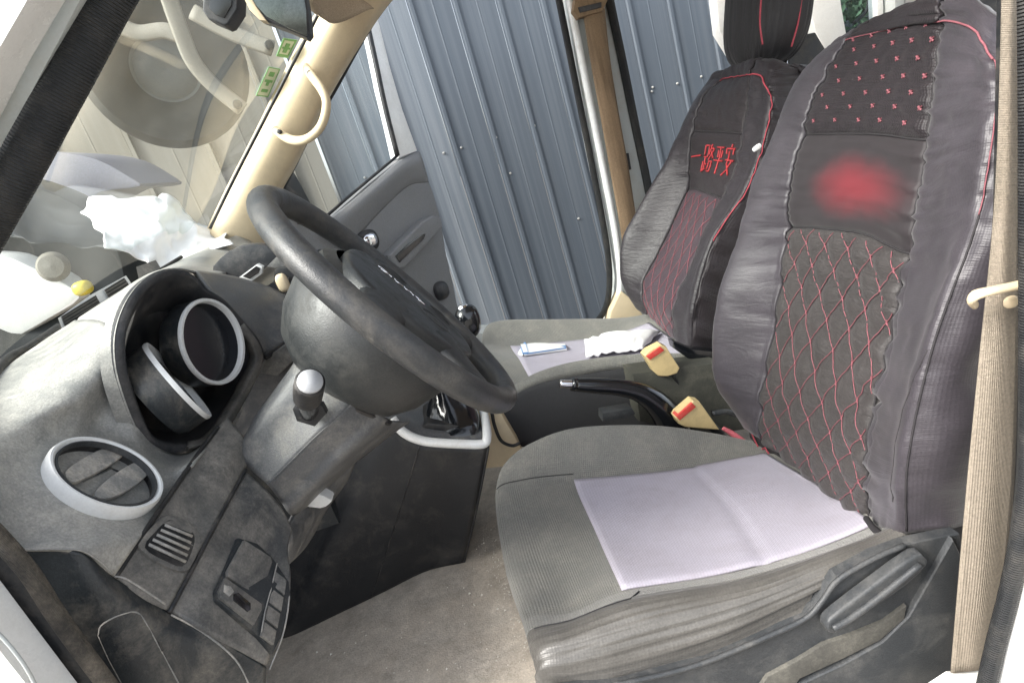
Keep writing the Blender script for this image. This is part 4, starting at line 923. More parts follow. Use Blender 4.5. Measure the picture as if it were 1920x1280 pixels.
# stitching
def diamonds(G_, n_, u0, u1, v0, v1, k=1.75, kk=1.8, lift=0.001):
    out = []
    # lines qa+qb = integer and qa-qb = integer
    for sgn in (1, -1):
        for m_ in range(-12, 14):
            seg_ = []
            for s in np.linspace(u0, u1, 60):
                qa_ = (s-2)*k; v = (m_-qa_)/kk*sgn if sgn == 1 else (qa_-m_)/kk
                if v0+0.02 <= v <= v1-0.02: seg_.append((s*NU, v*NVV))
                elif len(seg_) > 2: out.append(seg_); seg_ = []
                else: seg_ = []
            if len(seg_) > 2: out.append(seg_)
    return [line_on(G_, n_, s, 1, lift) for s in out]
dl = diamonds(AD, n0, 2.03, 4.97, 0, 3)
joined_tubes('quilt_stitching', dl, 0.0006, m_stitch_f, ds, 4)
knots = []
for iu in range(0, 40):
    for iv in range(0, 60):
        s = (iu/2)/1.75+2; v = (iv/2)/1.8
        if (iu+iv) % 2 == 0 and 2.05 < s < 4.95 and 0.03 < v < 2.95:
            p = line_on(AD, n0, [(s*NU, v*NVV)], 1, 0.0012)[0]
            knots.append(np.array([p-np.array([0, 0, 0.003]), p, p+np.array([0, 0, 0.003])]))
        if (iu+iv) % 2 == 0 and 2.1 < s < 4.95 and 5.2 < v < 6.95:
            p = line_on(AD, n0, [(s*NU, v*NVV)], 1, 0.0012)[0]
            e = np.array([0.0, 0.002, 0.002]); knots.append(np.array([p-e, p, p+e])); e = np.array([0, 0.002, -0.002]); knots.append(np.array([p-e, p, p+e]))
joined_tubes('stitch_knots', knots, 0.0012, m_stitch_f, ds, 5)
for (c, r0, r1) in ((5, 0, 7), (2, 0, 7)):
    seam('seam', line_on(AD, n0, [(c*NU, v*NVV) for v in np.linspace(r0+0.02, r1, 40)], 2, 0.0), 0.0011, m_seam, ds)
for v in (3, 5):
    seam('seam', line_on(AD, n0, [(u*NU, v*NVV) for u in np.linspace(2, 5, 20)], 2, 0.0008), 0.0013, m_seam, ds)
seam('seam', line_on(AD, n0, [(7*NU, v*NVV) for v in np.linspace(0.05, 4.2, 40)], 2, 0.0), 0.0011, m_seam, ds)
seam('seam', line_on(AD, n0, [(u*NU, v*NVV) for u, v in ((6.45, 0.5), (6.3, 1.0), (6.5, 1.5), (6.9, 2.0))], 6, 0.0), 0.0007, m_seam, ds)
seam('piping', line_on(AD, n0, [(u*NU, 7*NVV) for u in np.linspace(1.05, 6.4, 40)]+[(6.75*NU, 6.85*NVV), (6.97*NU, 6.5*NVV)], 2, 0.001), 0.0010, m_stitch_f, ds, 8)
seam('piping', line_on(AD, n0, [(7*NU, v*NVV) for v in np.linspace(6.5, 3.2, 30)], 2, 0.001), 0.0006, m_stitch_f, ds, 6)
# soft faded red embroidery
m_fade = bpy.data.materials.new('faded red embroidery'); m_fade.use_nodes = True
def fade_mat(m, c, rad):
    nt = m.node_tree; N = nt.nodes; L = nt.links; bs = N['Principled BSDF']; bs.inputs['Roughness'].default_value = 0.65
    bs.inputs['Sheen Weight'].default_value = 0.08
    tc = N.new('ShaderNodeTexCoord'); mp_ = N.new('ShaderNodeMapping'); mp_.vector_type = 'POINT'
    mp_.inputs['Location'].default_value = (-c[0]/rad[0], -c[1]/rad[1], 0); mp_.inputs['Scale'].default_value = (1/rad[0], 1/rad[1], 0)
    nz = N.new('ShaderNodeTexNoise'); nz.inputs['Scale'].default_value = 22; nz.inputs['Detail'].default_value = 2; L.new(tc.outputs['UV'], nz.inputs['Vector'])
    ad = N.new('ShaderNodeVectorMath'); ad.operation = 'MULTIPLY_ADD'; ad.inputs[1].default_value = (0.018, 0.018, 0); L.new(nz.outputs['Color'], ad.inputs[0]); L.new(tc.outputs['UV'], ad.inputs[2])
    sb = N.new('ShaderNodeVectorMath'); sb.operation = 'SUBTRACT'; sb.inputs[1].default_value = (0.009, 0.009, 0); L.new(ad.outputs[0], sb.inputs[0]); L.new(sb.outputs[0], mp_.inputs['Vector']); ln = N.new('ShaderNodeVectorMath'); ln.operation = 'LENGTH'; L.new(mp_.outputs[0], ln.inputs[0])
    mr = N.new('ShaderNodeMapRange'); mr.interpolation_type = 'SMOOTHSTEP'; mr.inputs[1].default_value = 0.1; mr.inputs[2].default_value = 1.25; mr.inputs[3].default_value = 1.0; mr.inputs[4].default_value = 0.0
    L.new(ln.outputs['Value'], mr.inputs[0]); mx = N.new('ShaderNodeMix'); mx.data_type = 'RGBA'; mx.inputs[6].default_value = (0.018, 0.014, 0.016, 1); mx.inputs[7].default_value = (0.145, 0.014, 0.021, 1)
    L.new(mr.outputs[0], mx.inputs[0]); L.new(mx.outputs[2], bs.inputs['Base Color'])
G4 = AD[4*NVV]; wu = np.linalg.norm(np.diff(G4[2*NU:5*NU+1], axis=0), axis=1).sum(); wv_ = np.linalg.norm(np.diff(AD[3*NVV:5*NVV+1, 3*NU], axis=0), axis=1).sum()
fade_mat(m_fade, (wu*0.58, wv_*0.45), (wu*0.36, wv_*0.30)); mp.data.materials[0] = m_fade

# cushion
C_ = [
 [(1010, 960, 0.955), (985, 980, 0.90), (1010, 1150, 0.74), (1030, 1260, 0.58), (1035, 1300, 0.53), (1040, 1330, 0.505), (1045, 1360, 0.50)],
 [(955, 935, 0.96), (945, 985, 0.90), (968, 1110, 0.74), (1000, 1215, 0.58), (1010, 1250, 0.52), (1018, 1285, 0.49), (1022, 1330, 0.485)],
 [(944, 882, 0.965), (931, 925, 0.90), (950, 1050, 0.74), (984, 1155, 0.575), (996, 1200, 0.51), (1008, 1240, 0.478), (1014, 1300, 0.47)],
 [(985, 836, 0.97), (985, 907, 0.90), (1022, 1022, 0.74), (1068, 1140, 0.57), (1072, 1172, 0.50), (1080, 1222, 0.468), (1085, 1310, 0.462)],
 [(1080, 803, 0.975), (1076, 898, 0.905), (1118, 1000, 0.74), (1165, 1103, 0.565), (1190, 1128, 0.495), (1210, 1190, 0.463), (1215, 1285, 0.46)],
 [(1220, 797, 0.975), (1252, 882, 0.90), (1310, 967, 0.735), (1370, 1067, 0.56), (1395, 1092, 0.49), (1405, 1135, 0.463), (1412, 1208, 0.46)],
 [(1340, 812, 0.975), (1350, 862, 0.90), (1440, 932, 0.73), (1520, 1027, 0.56), (1530, 1046, 0.49), (1540, 1080, 0.466), (1550, 1130, 0.462)],
 [(1430, 830, 0.975), (1428, 850, 0.90), (1530, 913, 0.73), (1628, 984, 0.56), (1640, 1005, 0.50), (1648, 1030, 0.47), (1655, 1070, 0.465)],
 [(1500, 810, 0.975), (1490, 835, 0.90), (1580, 880, 0.73), (1680, 950, 0.56), (1700, 975, 0.50), (1710, 1000, 0.48), (1720, 1050, 0.48)],
]
C0 = np.array([pts(r) for r in C_])
inner = C0[:, :1]+np.array([0.0, 0.008, -0.10]); C0 = np.concatenate([inner, C0], 1)
C0 = cr(C0, 12); C0 = np.swapaxes(cr(np.swapaxes(C0, 0, 1), 12), 0, 1)
nC = gnormals(C0); Hc, Wc = C0.shape[:2]; JJ, II = np.meshgrid(np.arange(Wc)/12, np.arange(Hc)/12)
dC = 0.0025*vnoise(JJ*1.3, II*1.3, 31)
sidew = np.clip((JJ-4.3)*1.2, 0, 1)
dC += sidew*0.0048*vnoise(II*0.7, JJ*6.0+II*0.5, 33)+sidew*0.0025*np.sin(JJ*26+II*1.2)*np.clip(np.sin((II-2)*0.6), 0, 1)
dC += -0.0035*np.exp(-((JJ-4.0)/0.09)**2)*(II > 2)-0.0035*np.exp(-((JJ-2.0)/0.09)**2)*(II > 2)-0.002*np.exp(-((JJ-4.65)/0.07)**2)*(II < 4.5)
CD = C0+nC*dC[..., None]; nC = gnormals(CD)
gmesh('seat_cushion', CD[:, :4*12+6+1], m_cush, ds, 0.006)
gmesh('cushion_side', CD[:, 4*12+6:], m_cush_side, ds, 0.006)
def insert(G_, n_, r0, r1, c0, c1, par, name='seat_insert', lift=0.003):
    g_ = G_[r0:r1+1, c0:c1+1]+n_[r0:r1+1, c0:c1+1]*lift
    a, b = g_.shape[:2]; jj, ii = np.meshgrid(np.linspace(0, 1, b), np.linspace(0, 1, a))
    d = 0.0015*vnoise(jj*4, ii*5, 41)-0.0030*np.exp(-((ii-0.45)/0.018)**2)
    return gmesh(name, g_, m_pad, par, 0.003, disp=d)
insert(CD, nC, 4*12, 7*12+1, 2*12, 4*12, ds)
seam('seam', line_on(CD, nC, [(4.55*12, v*12) for v in np.linspace(2.2, 4.0, 12)]+[(4.2*12, 4.15*12)], 2, 0.0004), 0.0009, m_cush_dk, ds)
seam('seam', line_on(CD, nC, [(1.9*12, v*12) for v in np.linspace(2.0, 4.0, 12)], 2, 0.0004), 0.0009, m_cush_dk, ds)
# loose hem of the cover tucked behind the cushion
HM = grid([[(1402, 790, 0.96), (1440, 835, 0.90), (1500, 880, 0.80), (1560, 920, 0.70), (1620, 965, 0.60)],
           [(1405, 820, 0.965), (1450, 868, 0.90), (1510, 912, 0.80), (1575, 950, 0.70), (1635, 990, 0.59)]], 10, 6)
gmesh('cover_hem', HM, m_seam, ds, 0.003, disp=0.004*vnoise(*np.meshgrid(np.arange(HM.shape[1])/3, np.arange(HM.shape[0])/3), 3))
nH = gnormals(HM); zz = [(j, 1+4*(k % 2)) for k, j in enumerate(np.linspace(2, 38, 11))]
joined_tubes('hem_stitching', [line_on(HM, nH, zz, 4, 0.004)], 0.0014, m_stitch, ds, 5)
tube('hem_cord', np.array([at(*p) for p in ((1625, 972, 0.56), (1640, 992, 0.53), (1665, 1008, 0.50), (1700, 1012, 0.475), (1740, 1010, 0.462))]), 0.004, m_seam, ds, 8)

# plastic side shield, recess, lever
slab('side_shield', [(1040, 1300), (1166, 1281), (1325, 1238), (1431, 1195), (1511, 1158), (1540, 1124), (1570, 1080), (1640, 1042), (1700, 1020), (1770, 1005), (1800, 1000), (1812, 1060), (1800, 1300), (1780, 1420), (1040, 1420)], 0.012, m_shield, ds, Y=0.452, bevel=0.003, segs=3)
tube('shield_edge', np.array([at(*p, 0.449) for p in ((1150, 1284), (1250, 1262), (1330, 1238), (1431, 1196), (1508, 1160), (1540, 1128), (1572, 1086), (1640, 1046), (1695, 1022))]), 0.0028, m_shield, ds, 8)
slab('shield_recess', [(1425, 1290), (1440, 1268), (1500, 1236), (1545, 1208), (1600, 1190), (1660, 1165), (1700, 1135), (1696, 1160), (1650, 1200), (1580, 1235), (1500, 1272), (1480, 1300)], 0.006, m_recess, ds, Y=0.4475, bevel=0.001)
slab('lower_shield', [(1440, 1312), (1500, 1283), (1580, 1246), (1655, 1204), (1705, 1155), (1745, 1085), (1788, 1010), (1812, 1060), (1800, 1300), (1780, 1420), (1400, 1420)], 0.006, m_shield, ds, Y=0.446, bevel=0.003, segs=3)
lev = slab('recline_lever', [(1552, 1170), (1572, 1149), (1650, 1090), (1718, 1042), (1736, 1046), (1739, 1060), (1700, 1098), (1625, 1150), (1576, 1184), (1556, 1187)], 0.012, m_shield, ds, Y=0.436, bevel=0.004, segs=4, round_=2)
tube('lever_ridge', np.array([at(*p, 0.4345) for p in ((1562, 1178), (1600, 1155), (1660, 1110), (1725, 1058))]), 0.0035, m_shield, lev, 8)
pill('bolt_cap', at(1752, 1190, 0.449), ((1, 0, 0), (0, 1, 0), (0, 0, 1)), (0.0065, 0.002, 0.005), m_recess, ds, 0.9, 16, 10)
box('seat_base', 0.02, 0.42, 0.52, 0.92, FZ, 0.69, m_black, ds)
slab('seat_back_frame', [(1740, 990), (1830, 960), (1830, 1020), (1810, 1300), (1780, 1300), (1760, 1100)], 0.06, m_cush_dk, ds, Y=0.50, bevel=0.003)

# ---- passenger seat
ps = empty('car_seat', 'far passenger seat in dark cover with red embroidered lettering and black headrest', 'car seat', (0.35, 1.42, FZ), 'front seats')
cY = [1.69, 1.655, 1.575, 1.42, 1.265, 1.21, 1.165, 1.175, 1.30]
R_ = [
 [(1215, 570), (1193, 575), (1212, 590), (1238, 613), (1262, 637), (1278, 645), (1298, 655), (1345, 662), (1400, 662)],
 [(1200, 520), (1167, 522), (1203, 535), (1232, 562), (1260, 578), (1282, 580), (1303, 575), (1370, 600), (1450, 600)],
 [(1210, 445), (1171, 447), (1243, 452), (1277, 455), (1308, 458), (1324, 456), (1338, 452), (1415, 470), (1500, 470)],
 [(1250, 362), (1214, 364), (1286, 353), (1318, 359), (1350, 371), (1373, 371), (1393, 368), (1455, 380), (1530, 380)],
 [(1280, 300), (1250, 303), (1290, 300), (1335, 301), (1379, 306), (1400, 307), (1419, 310), (1472, 318), (1550, 318)],
 [(1300, 245), (1276, 247), (1297, 246), (1344, 247), (1389, 250), (1413, 250), (1437, 250), (1482, 258), (1560, 258)],
 [(1330, 190), (1303, 192), (1312, 190), (1352, 190), (1397, 194), (1424, 191), (1447, 190), (1490, 200), (1570, 200)],
 [(1360, 155), (1329, 157), (1349, 150), (1380, 144), (1406, 140), (1426, 142), (1441, 155), (1490, 155), (1560, 155)],
 [(1380, 140), (1348, 142), (1368, 132), (1398, 121), (1430, 113), (1455, 112), (1478, 118), (1505, 128), (1560, 128)],
]
rows = []
for i, r in enumerate(R_): rows.append([at(x, y, 1.41+(cY[j]-1.41)*rowf[i]) for j, (x, y) in enumerate(r)])
rows.append([p+np.array([0.10, 0, -0.10]) for p in rows[-1]])
P_ = cr(np.array(rows), NVV); P_ = np.swapaxes(cr(np.swapaxes(P_, 0, 1), NU), 0, 1)
nP = gnormals(P_); H2, W2 = P_.shape[:2]; JJ, II = np.meshgrid(np.arange(W2)/NU, np.arange(H2)/NVV)
d = np.zeros((H2, W2))
for c, amp in ((2, 0.003), (4, 0.004), (6, 0.002)): d += amp*np.exp(-np.abs(JJ-c)/0.7)*2*vnoise(JJ+c*5, II*6+JJ, c+50)
inp = ((JJ >= 2) & (JJ <= 4)).astype(float)
d += -0.004*np.exp(-((JJ-2)/0.12)**2)-0.004*np.exp(-((JJ-4)/0.12)**2)+inp*(-0.004*np.exp(-((II-3)/0.1)**2)-0.004*np.exp(-((II-5)/0.1)**2))
d += inp*(II > 5)*0.006*vnoise(JJ*8+II*2, II*2.5, 61)+0.004*vnoise(JJ*1.5, II*2, 62)+(JJ > 6)*0.012*vnoise(JJ*1.5, II*5, 63)
PD = P_+nP*d[..., None]; nP = gnormals(PD)
m_sat2 = M('passenger cover grey', (0.026, 0.022, 0.026), 0.42, sheen=0.08, weave=0.2, wscale=1300, wrinkle=0.6, wr=(20, 90), var=0.3)
m_sat2p = M('passenger cover purple', (0.05, 0.033, 0.042), 0.5, sheen=0.1, weave=0.2, wscale=1300, wrinkle=0.6, wr=(30, 80), var=0.35)
def pp(u0, u1, v0, v1, name, mat): return gmesh(name, PD[v0*NVV:v1*NVV+1, u0*NU:u1*NU+1], mat, ps, 0.004)
pp(0, 2, 0, 9, 'backrest_bolster', m_sat2); pp(4, 6, 0, 9, 'backrest_bolster', m_sat2); pp(6, 8, 0, 9, 'backrest_side', m_satin_dk)
pp(2, 4, 0, 3, 'quilted_panel', m_sat2p); pm = pp(2, 4, 3, 5, 'middle_panel', m_satin_dk); pp(2, 4, 5, 7, 'upper_panel', m_satin_dk); pp(2, 4, 7, 9, 'shoulder_panel', m_satin_dk)
bk = np.stack([P_[:9*NVV+1, -1], (P_[:9*NVV+1, -1]+P_[:9*NVV+1, 0])/2+np.array([0.02, 0, 0]), P_[:9*NVV+1, 0]], 1); gmesh('back_panel', bk, m_satin_dk, ps, 0.003)
dd = []
for sgn in (1, -1):
    for m_ in range(-12, 16):
        s_ = [(s*NU, v*NVV) for s in np.linspace(2.03, 3.97, 40) for v in [((m_-(s-2)*2.2)/1.7 if sgn == 1 else ((s-2)*2.2-m_)/1.7)] if 0.02 < v < 2.95]
        if len(s_) > 3: dd.append(line_on(PD, nP, s_, 1, 0.001))
joined_tubes('quilt_stitching', dd, 0.0008, m_stitch_f, ps, 4)
seam('piping', line_on(PD, nP, [(u*NU, 7*NVV) for u in np.linspace(1.05, 5.4, 30)]+[(5.8*NU, 6.8*NVV), (6*NU, 6.4*NVV)], 2, 0.002), 0.0016, m_stitch, ps, 6)
seam('piping', line_on(PD, nP, [(6*NU, v*NVV) for v in np.linspace(6.4, 2.0, 30)], 2, 0.002), 0.0012, m_stitch, ps, 6)
for c in (2, 4): seam('seam', line_on(PD, nP, [(c*NU, v*NVV) for v in np.linspace(0.05, 7, 40)], 2, 0.0), 0.0014, m_seam, ps)
for v in (3, 5): seam('seam', line_on(PD, nP, [(u*NU, v*NVV) for u in np.linspace(2, 4, 16)], 2, 0.001), 0.0018, m_seam, ps)
# red embroidered characters on the middle panel: strokes in panel coordinates (0..1, 0..1)
st = []
def chars(strokes, x0, w_, y0=0.28, h_=0.50):
    for s in strokes:
        st.append(line_on(PD, nP, [((2+2*(x0+w_*a))*NU, (3+2*(y0+h_*b))*NVV) for a, b in s], 5, 0.0015))
chars([((0, 0.55), (1, 0.6))], 0.08, 0.20)
chars([((0.1, 0.95), (0.1, 0.55), (0.45, 0.55), (0.45, 0.95), (0.1, 0.95)), ((0.25, 0.55), (0.25, 0.05)), ((0.25, 0.3), (0.5, 0.3)), ((0.05, 0.4), (0.05, 0.05)), ((0, 0.02), (0.5, 0.15)),
       ((0.7, 1.0), (0.55, 0.65)), ((0.65, 0.85), (0.95, 0.85), (0.6, 0.45)), ((0.7, 0.75), (1, 0.5)), ((0.65, 0.4), (0.65, 0.05), (0.95, 0.05), (0.95, 0.4), (0.65, 0.4))], 0.32, 0.20)
chars([((0.05, 0.9), (0.95, 0.9)), ((0.5, 0.9), (0.5, 0.0)), ((0, 0.45), (1, 0.45)), ((0.25, 0.8), (0.3, 0.55)), ((0.75, 0.8), (0.68, 0.55))], 0.56, 0.17)
chars([((0.5, 1.05), (0.5, 0.92)), ((0.05, 0.7), (0.05, 0.88), (0.95, 0.88), (0.95, 0.7)), ((0.45, 0.8), (0.25, 0.4), (0.85, 0.05)), ((0, 0.5), (1, 0.5)), ((0.75, 0.5), (0.5, 0.2), (0.1, 0.0))], 0.77, 0.17)
joined_tubes('embroidery', st, 0.0022, m_emblem, ps, 5, kind=None)
pill('cover_label', at(1419, 277, 1.15), ((0.8, 0, 0.3), (0, 1, 0), (-0.3, 0, 0.8)), (0.010, 0.003, 0.005), m_white, ps, 0.6, 12, 8)

# headrest
hc = at(1437, 8, 1.41)
hd = pill('headrest', hc, ((0.95, 0, -0.25), (0, 1, 0), (0.25, 0, 0.95)), (0.062, 0.125, 0.135), M('black gathered cloth', (0.014, 0.013, 0.015), 0.6, sheen=0.2, wrinkle=0.6, wr=(60, 6)), ps, 0.62, 96, 40,
          disp=lambda th, ph: 0.035*math.sin(th*19+2*math.sin(th*5))*(abs(math.sin(ph))**1.5)+0.015*math.sin(th*31))
pth = [(1430, -60, 1.262), (1426, 0, 1.262), (1425, 40, 1.262), (1430, 80, 1.275), (1432, 92, 1.30)]
for path in ([(1432, -60), (1427, 0), (1425, 45), (1430, 84)], [(1512, -60), (1503, 0), (1496, 45), (1484, 88)]):
    yy = 1.278 if path[0][0] < 1470 else 1.287
    tube('piping', np.array([at(x, y, yy) for x, y in path]), 0.0018, m_stitch, hd, 6)
for yy in (1.35, 1.47):
    b_ = hc+np.array([0.02-0.03, yy-1.41, -0.125]); tube('headrest_post', np.array([b_, b_+np.array([-0.02, 0, -0.07])]), 0.006, m_chrome, hd, 10, sm=False)

# passenger cushion
C_ = [
 [(930, 640, 1.66), (925, 660, 1.56), (940, 700, 1.40), (955, 760, 1.24), (962, 790, 1.18), (968, 830, 1.16)],
 [(912, 618, 1.66), (903, 642, 1.56), (915, 680, 1.40), (930, 730, 1.24), (936, 758, 1.18), (945, 815, 1.15)],
 [(940, 601, 1.665), (958, 650, 1.565), (974, 674, 1.40), (996, 714, 1.24), (1000, 706, 1.175), (985, 838, 1.145)],
 [(1060, 598, 1.67), (1075, 640, 1.57), (1092, 662, 1.40), (1112, 692, 1.24), (1112, 679, 1.172), (1100, 832, 1.145)],
 [(1150, 597, 1.67), (1160, 626, 1.57), (1190, 647, 1.40), (1222, 676, 1.24), (1222, 668, 1.172), (1232, 800, 1.145)],
 [(1208, 592, 1.67), (1218, 607, 1.57), (1254, 632, 1.40), (1292, 664, 1.24), (1335, 670, 1.172), (1345, 790, 1.145)],
 [(1260, 575, 1.67), (1275, 590, 1.57), (1310, 615, 1.40), (1360, 650, 1.24), (1400, 660, 1.172), (1410, 780, 1.145)],
]
Q0 = np.array([pts(r) for r in C_]); out_ = Q0[:, :1]+np.array([0, 0.01, -0.12]); Q0 = np.concatenate([out_, Q0], 1)
Q0 = cr(Q0, 10); Q0 = np.swapaxes(cr(np.swapaxes(Q0, 0, 1), 10), 0, 1)
nQ = gnormals(Q0); JJ, II = np.meshgrid(np.arange(Q0.shape[1])/10, np.arange(Q0.shape[0])/10)
nQ[nQ[..., 2] < -0.2] *= 1
QD = Q0+nQ*(0.003*vnoise(JJ*1.5, II*1.5, 71))[..., None]
gmesh('seat_cushion', QD[:, :53], m_cush, ps, 0.006); gmesh('cushion_side', QD[:, 52:], m_cush_dk, ps, 0.006)  # inboard side near-black: the shadow on it is put into the cloth colour
g_ = QD[20:51, 20:41]+np.array([0, 0, 0.004]); gmesh('seat_insert', g_, m_pad, ps, 0.002)
box('seat_base', 0.06, 0.50, 1.20, 1.60, FZ, 0.72, m_black, ps)
slab('hinge_cover', [(1262, 640), (1300, 655), (1345, 660), (1340, 685), (1290, 672), (1266, 655)], 0.03, m_gloss, ps, Y=1.14, bevel=0.003)

# items lying on the passenger seat
pk = empty('paper_packet', 'slim white and blue paper packet on front of passenger seat', 'packet', tuple(at(1000, 662, 1.45)))
def onseat(px, py, lift=0.012):
    r = ray(px, py); P = QD.reshape(-1, 3)-CAM; rn = r/np.linalg.norm(r); t_ = P@rn
    dd_ = np.linalg.norm(P-np.outer(t_, rn), axis=1); i = np.argmin(dd_); return CAM+rn*(t_[i])+np.array([0, 0, lift])-rn*0.01
slab('wrapper', [onseat(978, 652), onseat(1060, 644), onseat(1064, 659), onseat(984, 670)], 0.008, m_white, pk, dirv=(0, 0, -1), bevel=0.001)
slab('inner_sleeve', [onseat(925, 664), onseat(976, 653), onseat(982, 669), onseat(940, 680)], 0.008, m_white, pk, dirv=(0, 0, -1), bevel=0.001)
slab('blue_band', [onseat(976, 650, 0.014), onseat(988, 650, 0.014), onseat(994, 670, 0.014), onseat(982, 671, 0.014)], 0.003, m_blue, pk, dirv=(0, 0, -1), bevel=0)
slab('blue_edge', [onseat(990, 666, 0.014), onseat(1063, 656, 0.014), onseat(1064, 660, 0.014), onseat(990, 671, 0.014)], 0.003, m_blue, pk, dirv=(0, 0, -1), bevel=0)
tp = empty('tissue_pack', 'crumpled white plastic tissue pack in the middle of passenger seat', 'tissue pack', tuple(at(1160, 655, 1.35)))
q = [onseat(1098, 645), onseat(1240, 628), onseat(1208, 662), onseat(1100, 674)]
rows = []
for i in range(16):
    rows.append([])
    for j in range(30):
        u, v = j/29, i/15; b = (q[0]*(1-u)+q[1]*u)*(1-v)+(q[3]*(1-u)+q[2]*u)*v
        rows[-1].append(b+np.array([0, 0, 0.028*(math.sin(math.pi*u)**0.4)*(math.sin(math.pi*v)**0.5)+0.008*float(vnoise(u*14, v*5, 81))-0.004*math.exp(-((u-0.2)/0.03)**2)]))
gmesh('pack_film', np.array(rows), m_white, tp, 0.004)

# ============================================================ BETWEEN THE SEATS
tn = slab('tunnel_cover', [(1185, 700), (1260, 690), (1345, 680), (1420, 700), (1440, 800), (1345, 815), (1270, 800), (1200, 792)], 0.06, M('dark tunnel cloth', (0.045, 0.045, 0.036), 0.8, dust=(0.15, 0.14, 0.11), damt=0.5, dscale=10), None, Y=1.10, bevel=0.01)
tag(tn, 'dark cloth-covered hump between the two front seats', 'cover')
hb = empty('handbrake', 'black handbrake lever with chrome release button between the seats', 'handbrake', tuple(at(1270, 800, 1.04)))
tube('lever_arm', np.array([at(*p) for p in ((1078, 721, 1.06), (1120, 723, 1.06), (1165, 727, 1.06), (1205, 738, 1.06), (1240, 765, 1.06), (1262, 800, 1.06), (1275, 840, 1.06))]), [0.0130, 0.0160, 0.0170, 0.021, 0.028, 0.034, 0.036], m_gloss, hb, 16, 6)
tube('collar', np.array([at(1072, 720, 1.06), at(1080, 721, 1.06)]), 0.0135, m_gloss, hb, 16, sm=False)
tube('release_button', np.array([at(1050, 719, 1.06), at(1062, 720, 1.06), at(1073, 720, 1.06)]), [0.0085, 0.009, 0.009], m_chrome, hb, 14)
slab('lever_bracket', [(1130, 775), (1185, 765), (1192, 776), (1170, 785), (1130, 790)], 0.03, m_shield, hb, Y=1.06, bevel=0.002)
def buckle(polyb, polyr, Y, lab, strap, nrm):
    b = empty('seat_belt_buckle', lab, 'buckle', tuple(at(*polyb[0], Y)), 'seat belt buckles between the seats')
    slab('buckle_body', polyb, 0.024, m_buckle, b, Y=Y, bevel=0.004, segs=3)
    slab('release_button', polyr, 0.02, m_red, b, Y=Y-0.003, bevel=0.0015)
    tube('buckle_stalk', np.array([at(*p) for p in strap]), 0.010, m_black, b, 8, flat=(1, 0.4))
    return b
buckle([(1208, 667), (1216, 658), (1240, 646), (1250, 650), (1262, 670), (1275, 690), (1270, 700), (1252, 706), (1235, 705), (1226, 697)], [(1212, 668), (1238, 650), (1246, 657), (1219, 675)], 1.09,
       'cream seat belt buckle with red button beside the passenger cushion', ((1255, 695, 1.10), (1270, 720, 1.11), (1280, 750, 1.11)), None)
buckle([(1267, 783), (1272, 775), (1300, 751), (1312, 753), (1328, 775), (1350, 806), (1320, 804), (1285, 801), (1273, 795)], [(1268, 781), (1298, 755), (1305, 763), (1275, 788)], 1.0,
       'cream seat belt buckle with red button beside the driver cushion', ((1335, 800, 1.01), (1350, 815, 1.01), (1365, 835, 1.01)), None)
sc_ = tube('fabric_strap', np.array([at(*p) for p in ((1355, 802, 0.985), (1372, 812, 0.98), (1392, 827, 0.97), (1412, 840, 0.96))]), [0.004, 0.006, 0.007, 0.006], m_pink, None, 8, flat=(1, 0.5))
tag(sc_, 'faded red cloth tie strap beside the driver seat hinge', 'strap')
wb_ = tube('grey_bracket', np.array([at(*p) for p in ((1335, 775, 1.02), (1365, 772, 1.02), (1395, 785, 1.02), (1410, 800, 1.02))]), 0.006, m_shield, None, 8)
tag(wb_, 'grey metal seat bracket behind the driver buckle', 'bracket')
cb_ = tube('black_cable', np.array([at(*p) for p in ((922, 772, 1.07), (928, 800, 1.07), (940, 826, 1.07), (960, 835, 1.07), (975, 830, 1.07))]), 0.0035, m_black, None, 8)
tag(cb_, 'thin black cable looped beside the gear console', 'cable')

# ============================================================ BELTS
bl = empty('seat_belt', 'near tan seat belt webbing hanging down the right edge with cream guide hook', 'seat belt', tuple(at(1850, 1280, 0.40)))
G = grid([[(1878, -60, 0.415), (1874, 120, 0.412), (1868, 300, 0.41), (1858, 450, 0.408), (1843, 600, 0.405), (1828, 760, 0.403), (1812, 930, 0.402), (1797, 1100, 0.402), (1783, 1262, 0.402)],
          [(1896, -60, 0.408), (1893, 120, 0.405), (1890, 300, 0.403), (1884, 450, 0.40), (1876, 600, 0.398), (1868, 760, 0.397), (1858, 930, 0.396), (1843, 1100, 0.396), (1822, 1258, 0.396)],
          [(1913, -60, 0.41), (1912, 120, 0.408), (1911, 300, 0.406), (1910, 450, 0.403), (1909, 600, 0.40), (1907, 760, 0.399), (1900, 930, 0.398), (1882, 1100, 0.398), (1848, 1255, 0.398)]], 8, 5)
gmesh('webbing', G, m_belt, bl, 0.0018)
hk = tube('guide_hook', np.array([at(*p) for p in ((1828, 572, 0.392), (1822, 562, 0.386), (1832, 552, 0.382), (1860, 545, 0.380), (1890, 539, 0.380), (1925, 531, 0.380))]), [0.0035, 0.0045, 0.0048, 0.0045, 0.0045, 0.0045], m_cream, bl, 12, 5, flat=(1, 0.7))
pill('belt_stud', at(1896, 566, 0.390), ((1, 0, 0), (0, 1, 0), (0, 0, 1)), (0.006, 0.0035, 0.005), m_cream, bl, 0.9, 16, 10)
b2 = empty('passenger_belt', 'old brown seat belt running down the far centre pillar', 'seat belt', tuple(at(1180, 450, 1.76)))
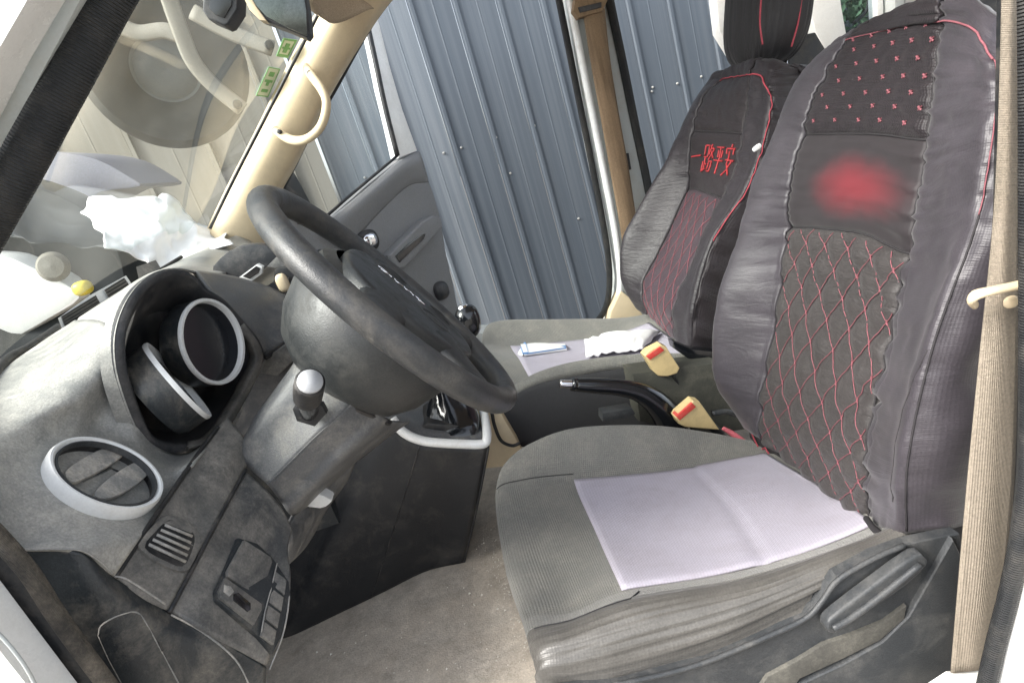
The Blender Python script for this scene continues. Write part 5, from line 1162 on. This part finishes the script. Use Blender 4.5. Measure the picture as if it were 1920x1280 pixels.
G = grid([[(1092, 20, 1.755), (1106, 110, 1.76), (1124, 210, 1.765), (1142, 310, 1.765), (1158, 400, 1.765), (1166, 450, 1.765), (1172, 500, 1.765)],
          [(1112, 18, 1.745), (1124, 110, 1.752), (1142, 210, 1.758), (1160, 310, 1.758), (1176, 400, 1.758), (1186, 450, 1.758), (1194, 500, 1.758)],
          [(1134, 16, 1.755), (1144, 110, 1.76), (1160, 210, 1.765), (1178, 310, 1.765), (1192, 400, 1.765), (1202, 450, 1.765), (1212, 500, 1.765)]], 6, 4)
gmesh('webbing', G, m_belt_dirty, b2, 0.003)
slab('belt_guide', [(1078, 0), (1085, -20), (1125, -25), (1140, 0), (1130, 22), (1085, 34), (1075, 20)], 0.03, m_belt_dirty, b2, Y=1.74, bevel=0.006)
slab('guide_slot', [(1084, 14), (1128, 4), (1128, 14), (1088, 24)], 0.01, m_hood, b2, Y=1.735, bevel=0.002)

# ============================================================ MIRROR AND DASH CAMERA
mr_ = empty('rear_view_mirror', 'dark interior mirror with cream frame at the top of the windscreen', 'mirror', tuple(at(520, 10, 1.0)))
slab('mirror_housing', [(440, -80), (452, -10), (466, 18), (486, 36), (540, 56), (574, 71), (581, 62), (577, 20), (560, -80)], 0.03, m_hood, mr_, Y=0.94, bevel=0.006, segs=3)
slab('mirror_edge', [(448, -80), (454, -10), (467, 18), (487, 38), (500, 40), (480, 12), (468, -10), (464, -80)], 0.02, m_cream, mr_, Y=0.935, bevel=0.002)
slab('mirror_glass', [(455, -80), (468, -8), (481, 12), (500, 32), (540, 53), (576, 68), (574, 20), (557, -80)], 0.004, M('mirror glass', (0.10, 0.11, 0.105), 0.12, metal=1.0), mr_, Y=0.937, bevel=0.0005)
dc = empty('dash_camera', 'small black camera hanging at the top of the windscreen', 'camera', tuple(at(410, 10, 1.05)))
slab('camera_body', [(384, -60), (380, 0), (379, 20), (390, 36), (420, 49), (428, 46), (446, 18), (448, -60)], 0.04, m_hood, dc, Y=1.02, bevel=0.005, segs=3)
slab('camera_screen', [(398, -50), (392, 16), (404, 28), (420, 34), (434, 10), (436, -50)], 0.003, m_gloss, dc, Y=1.018, bevel=0.0005)
finish()
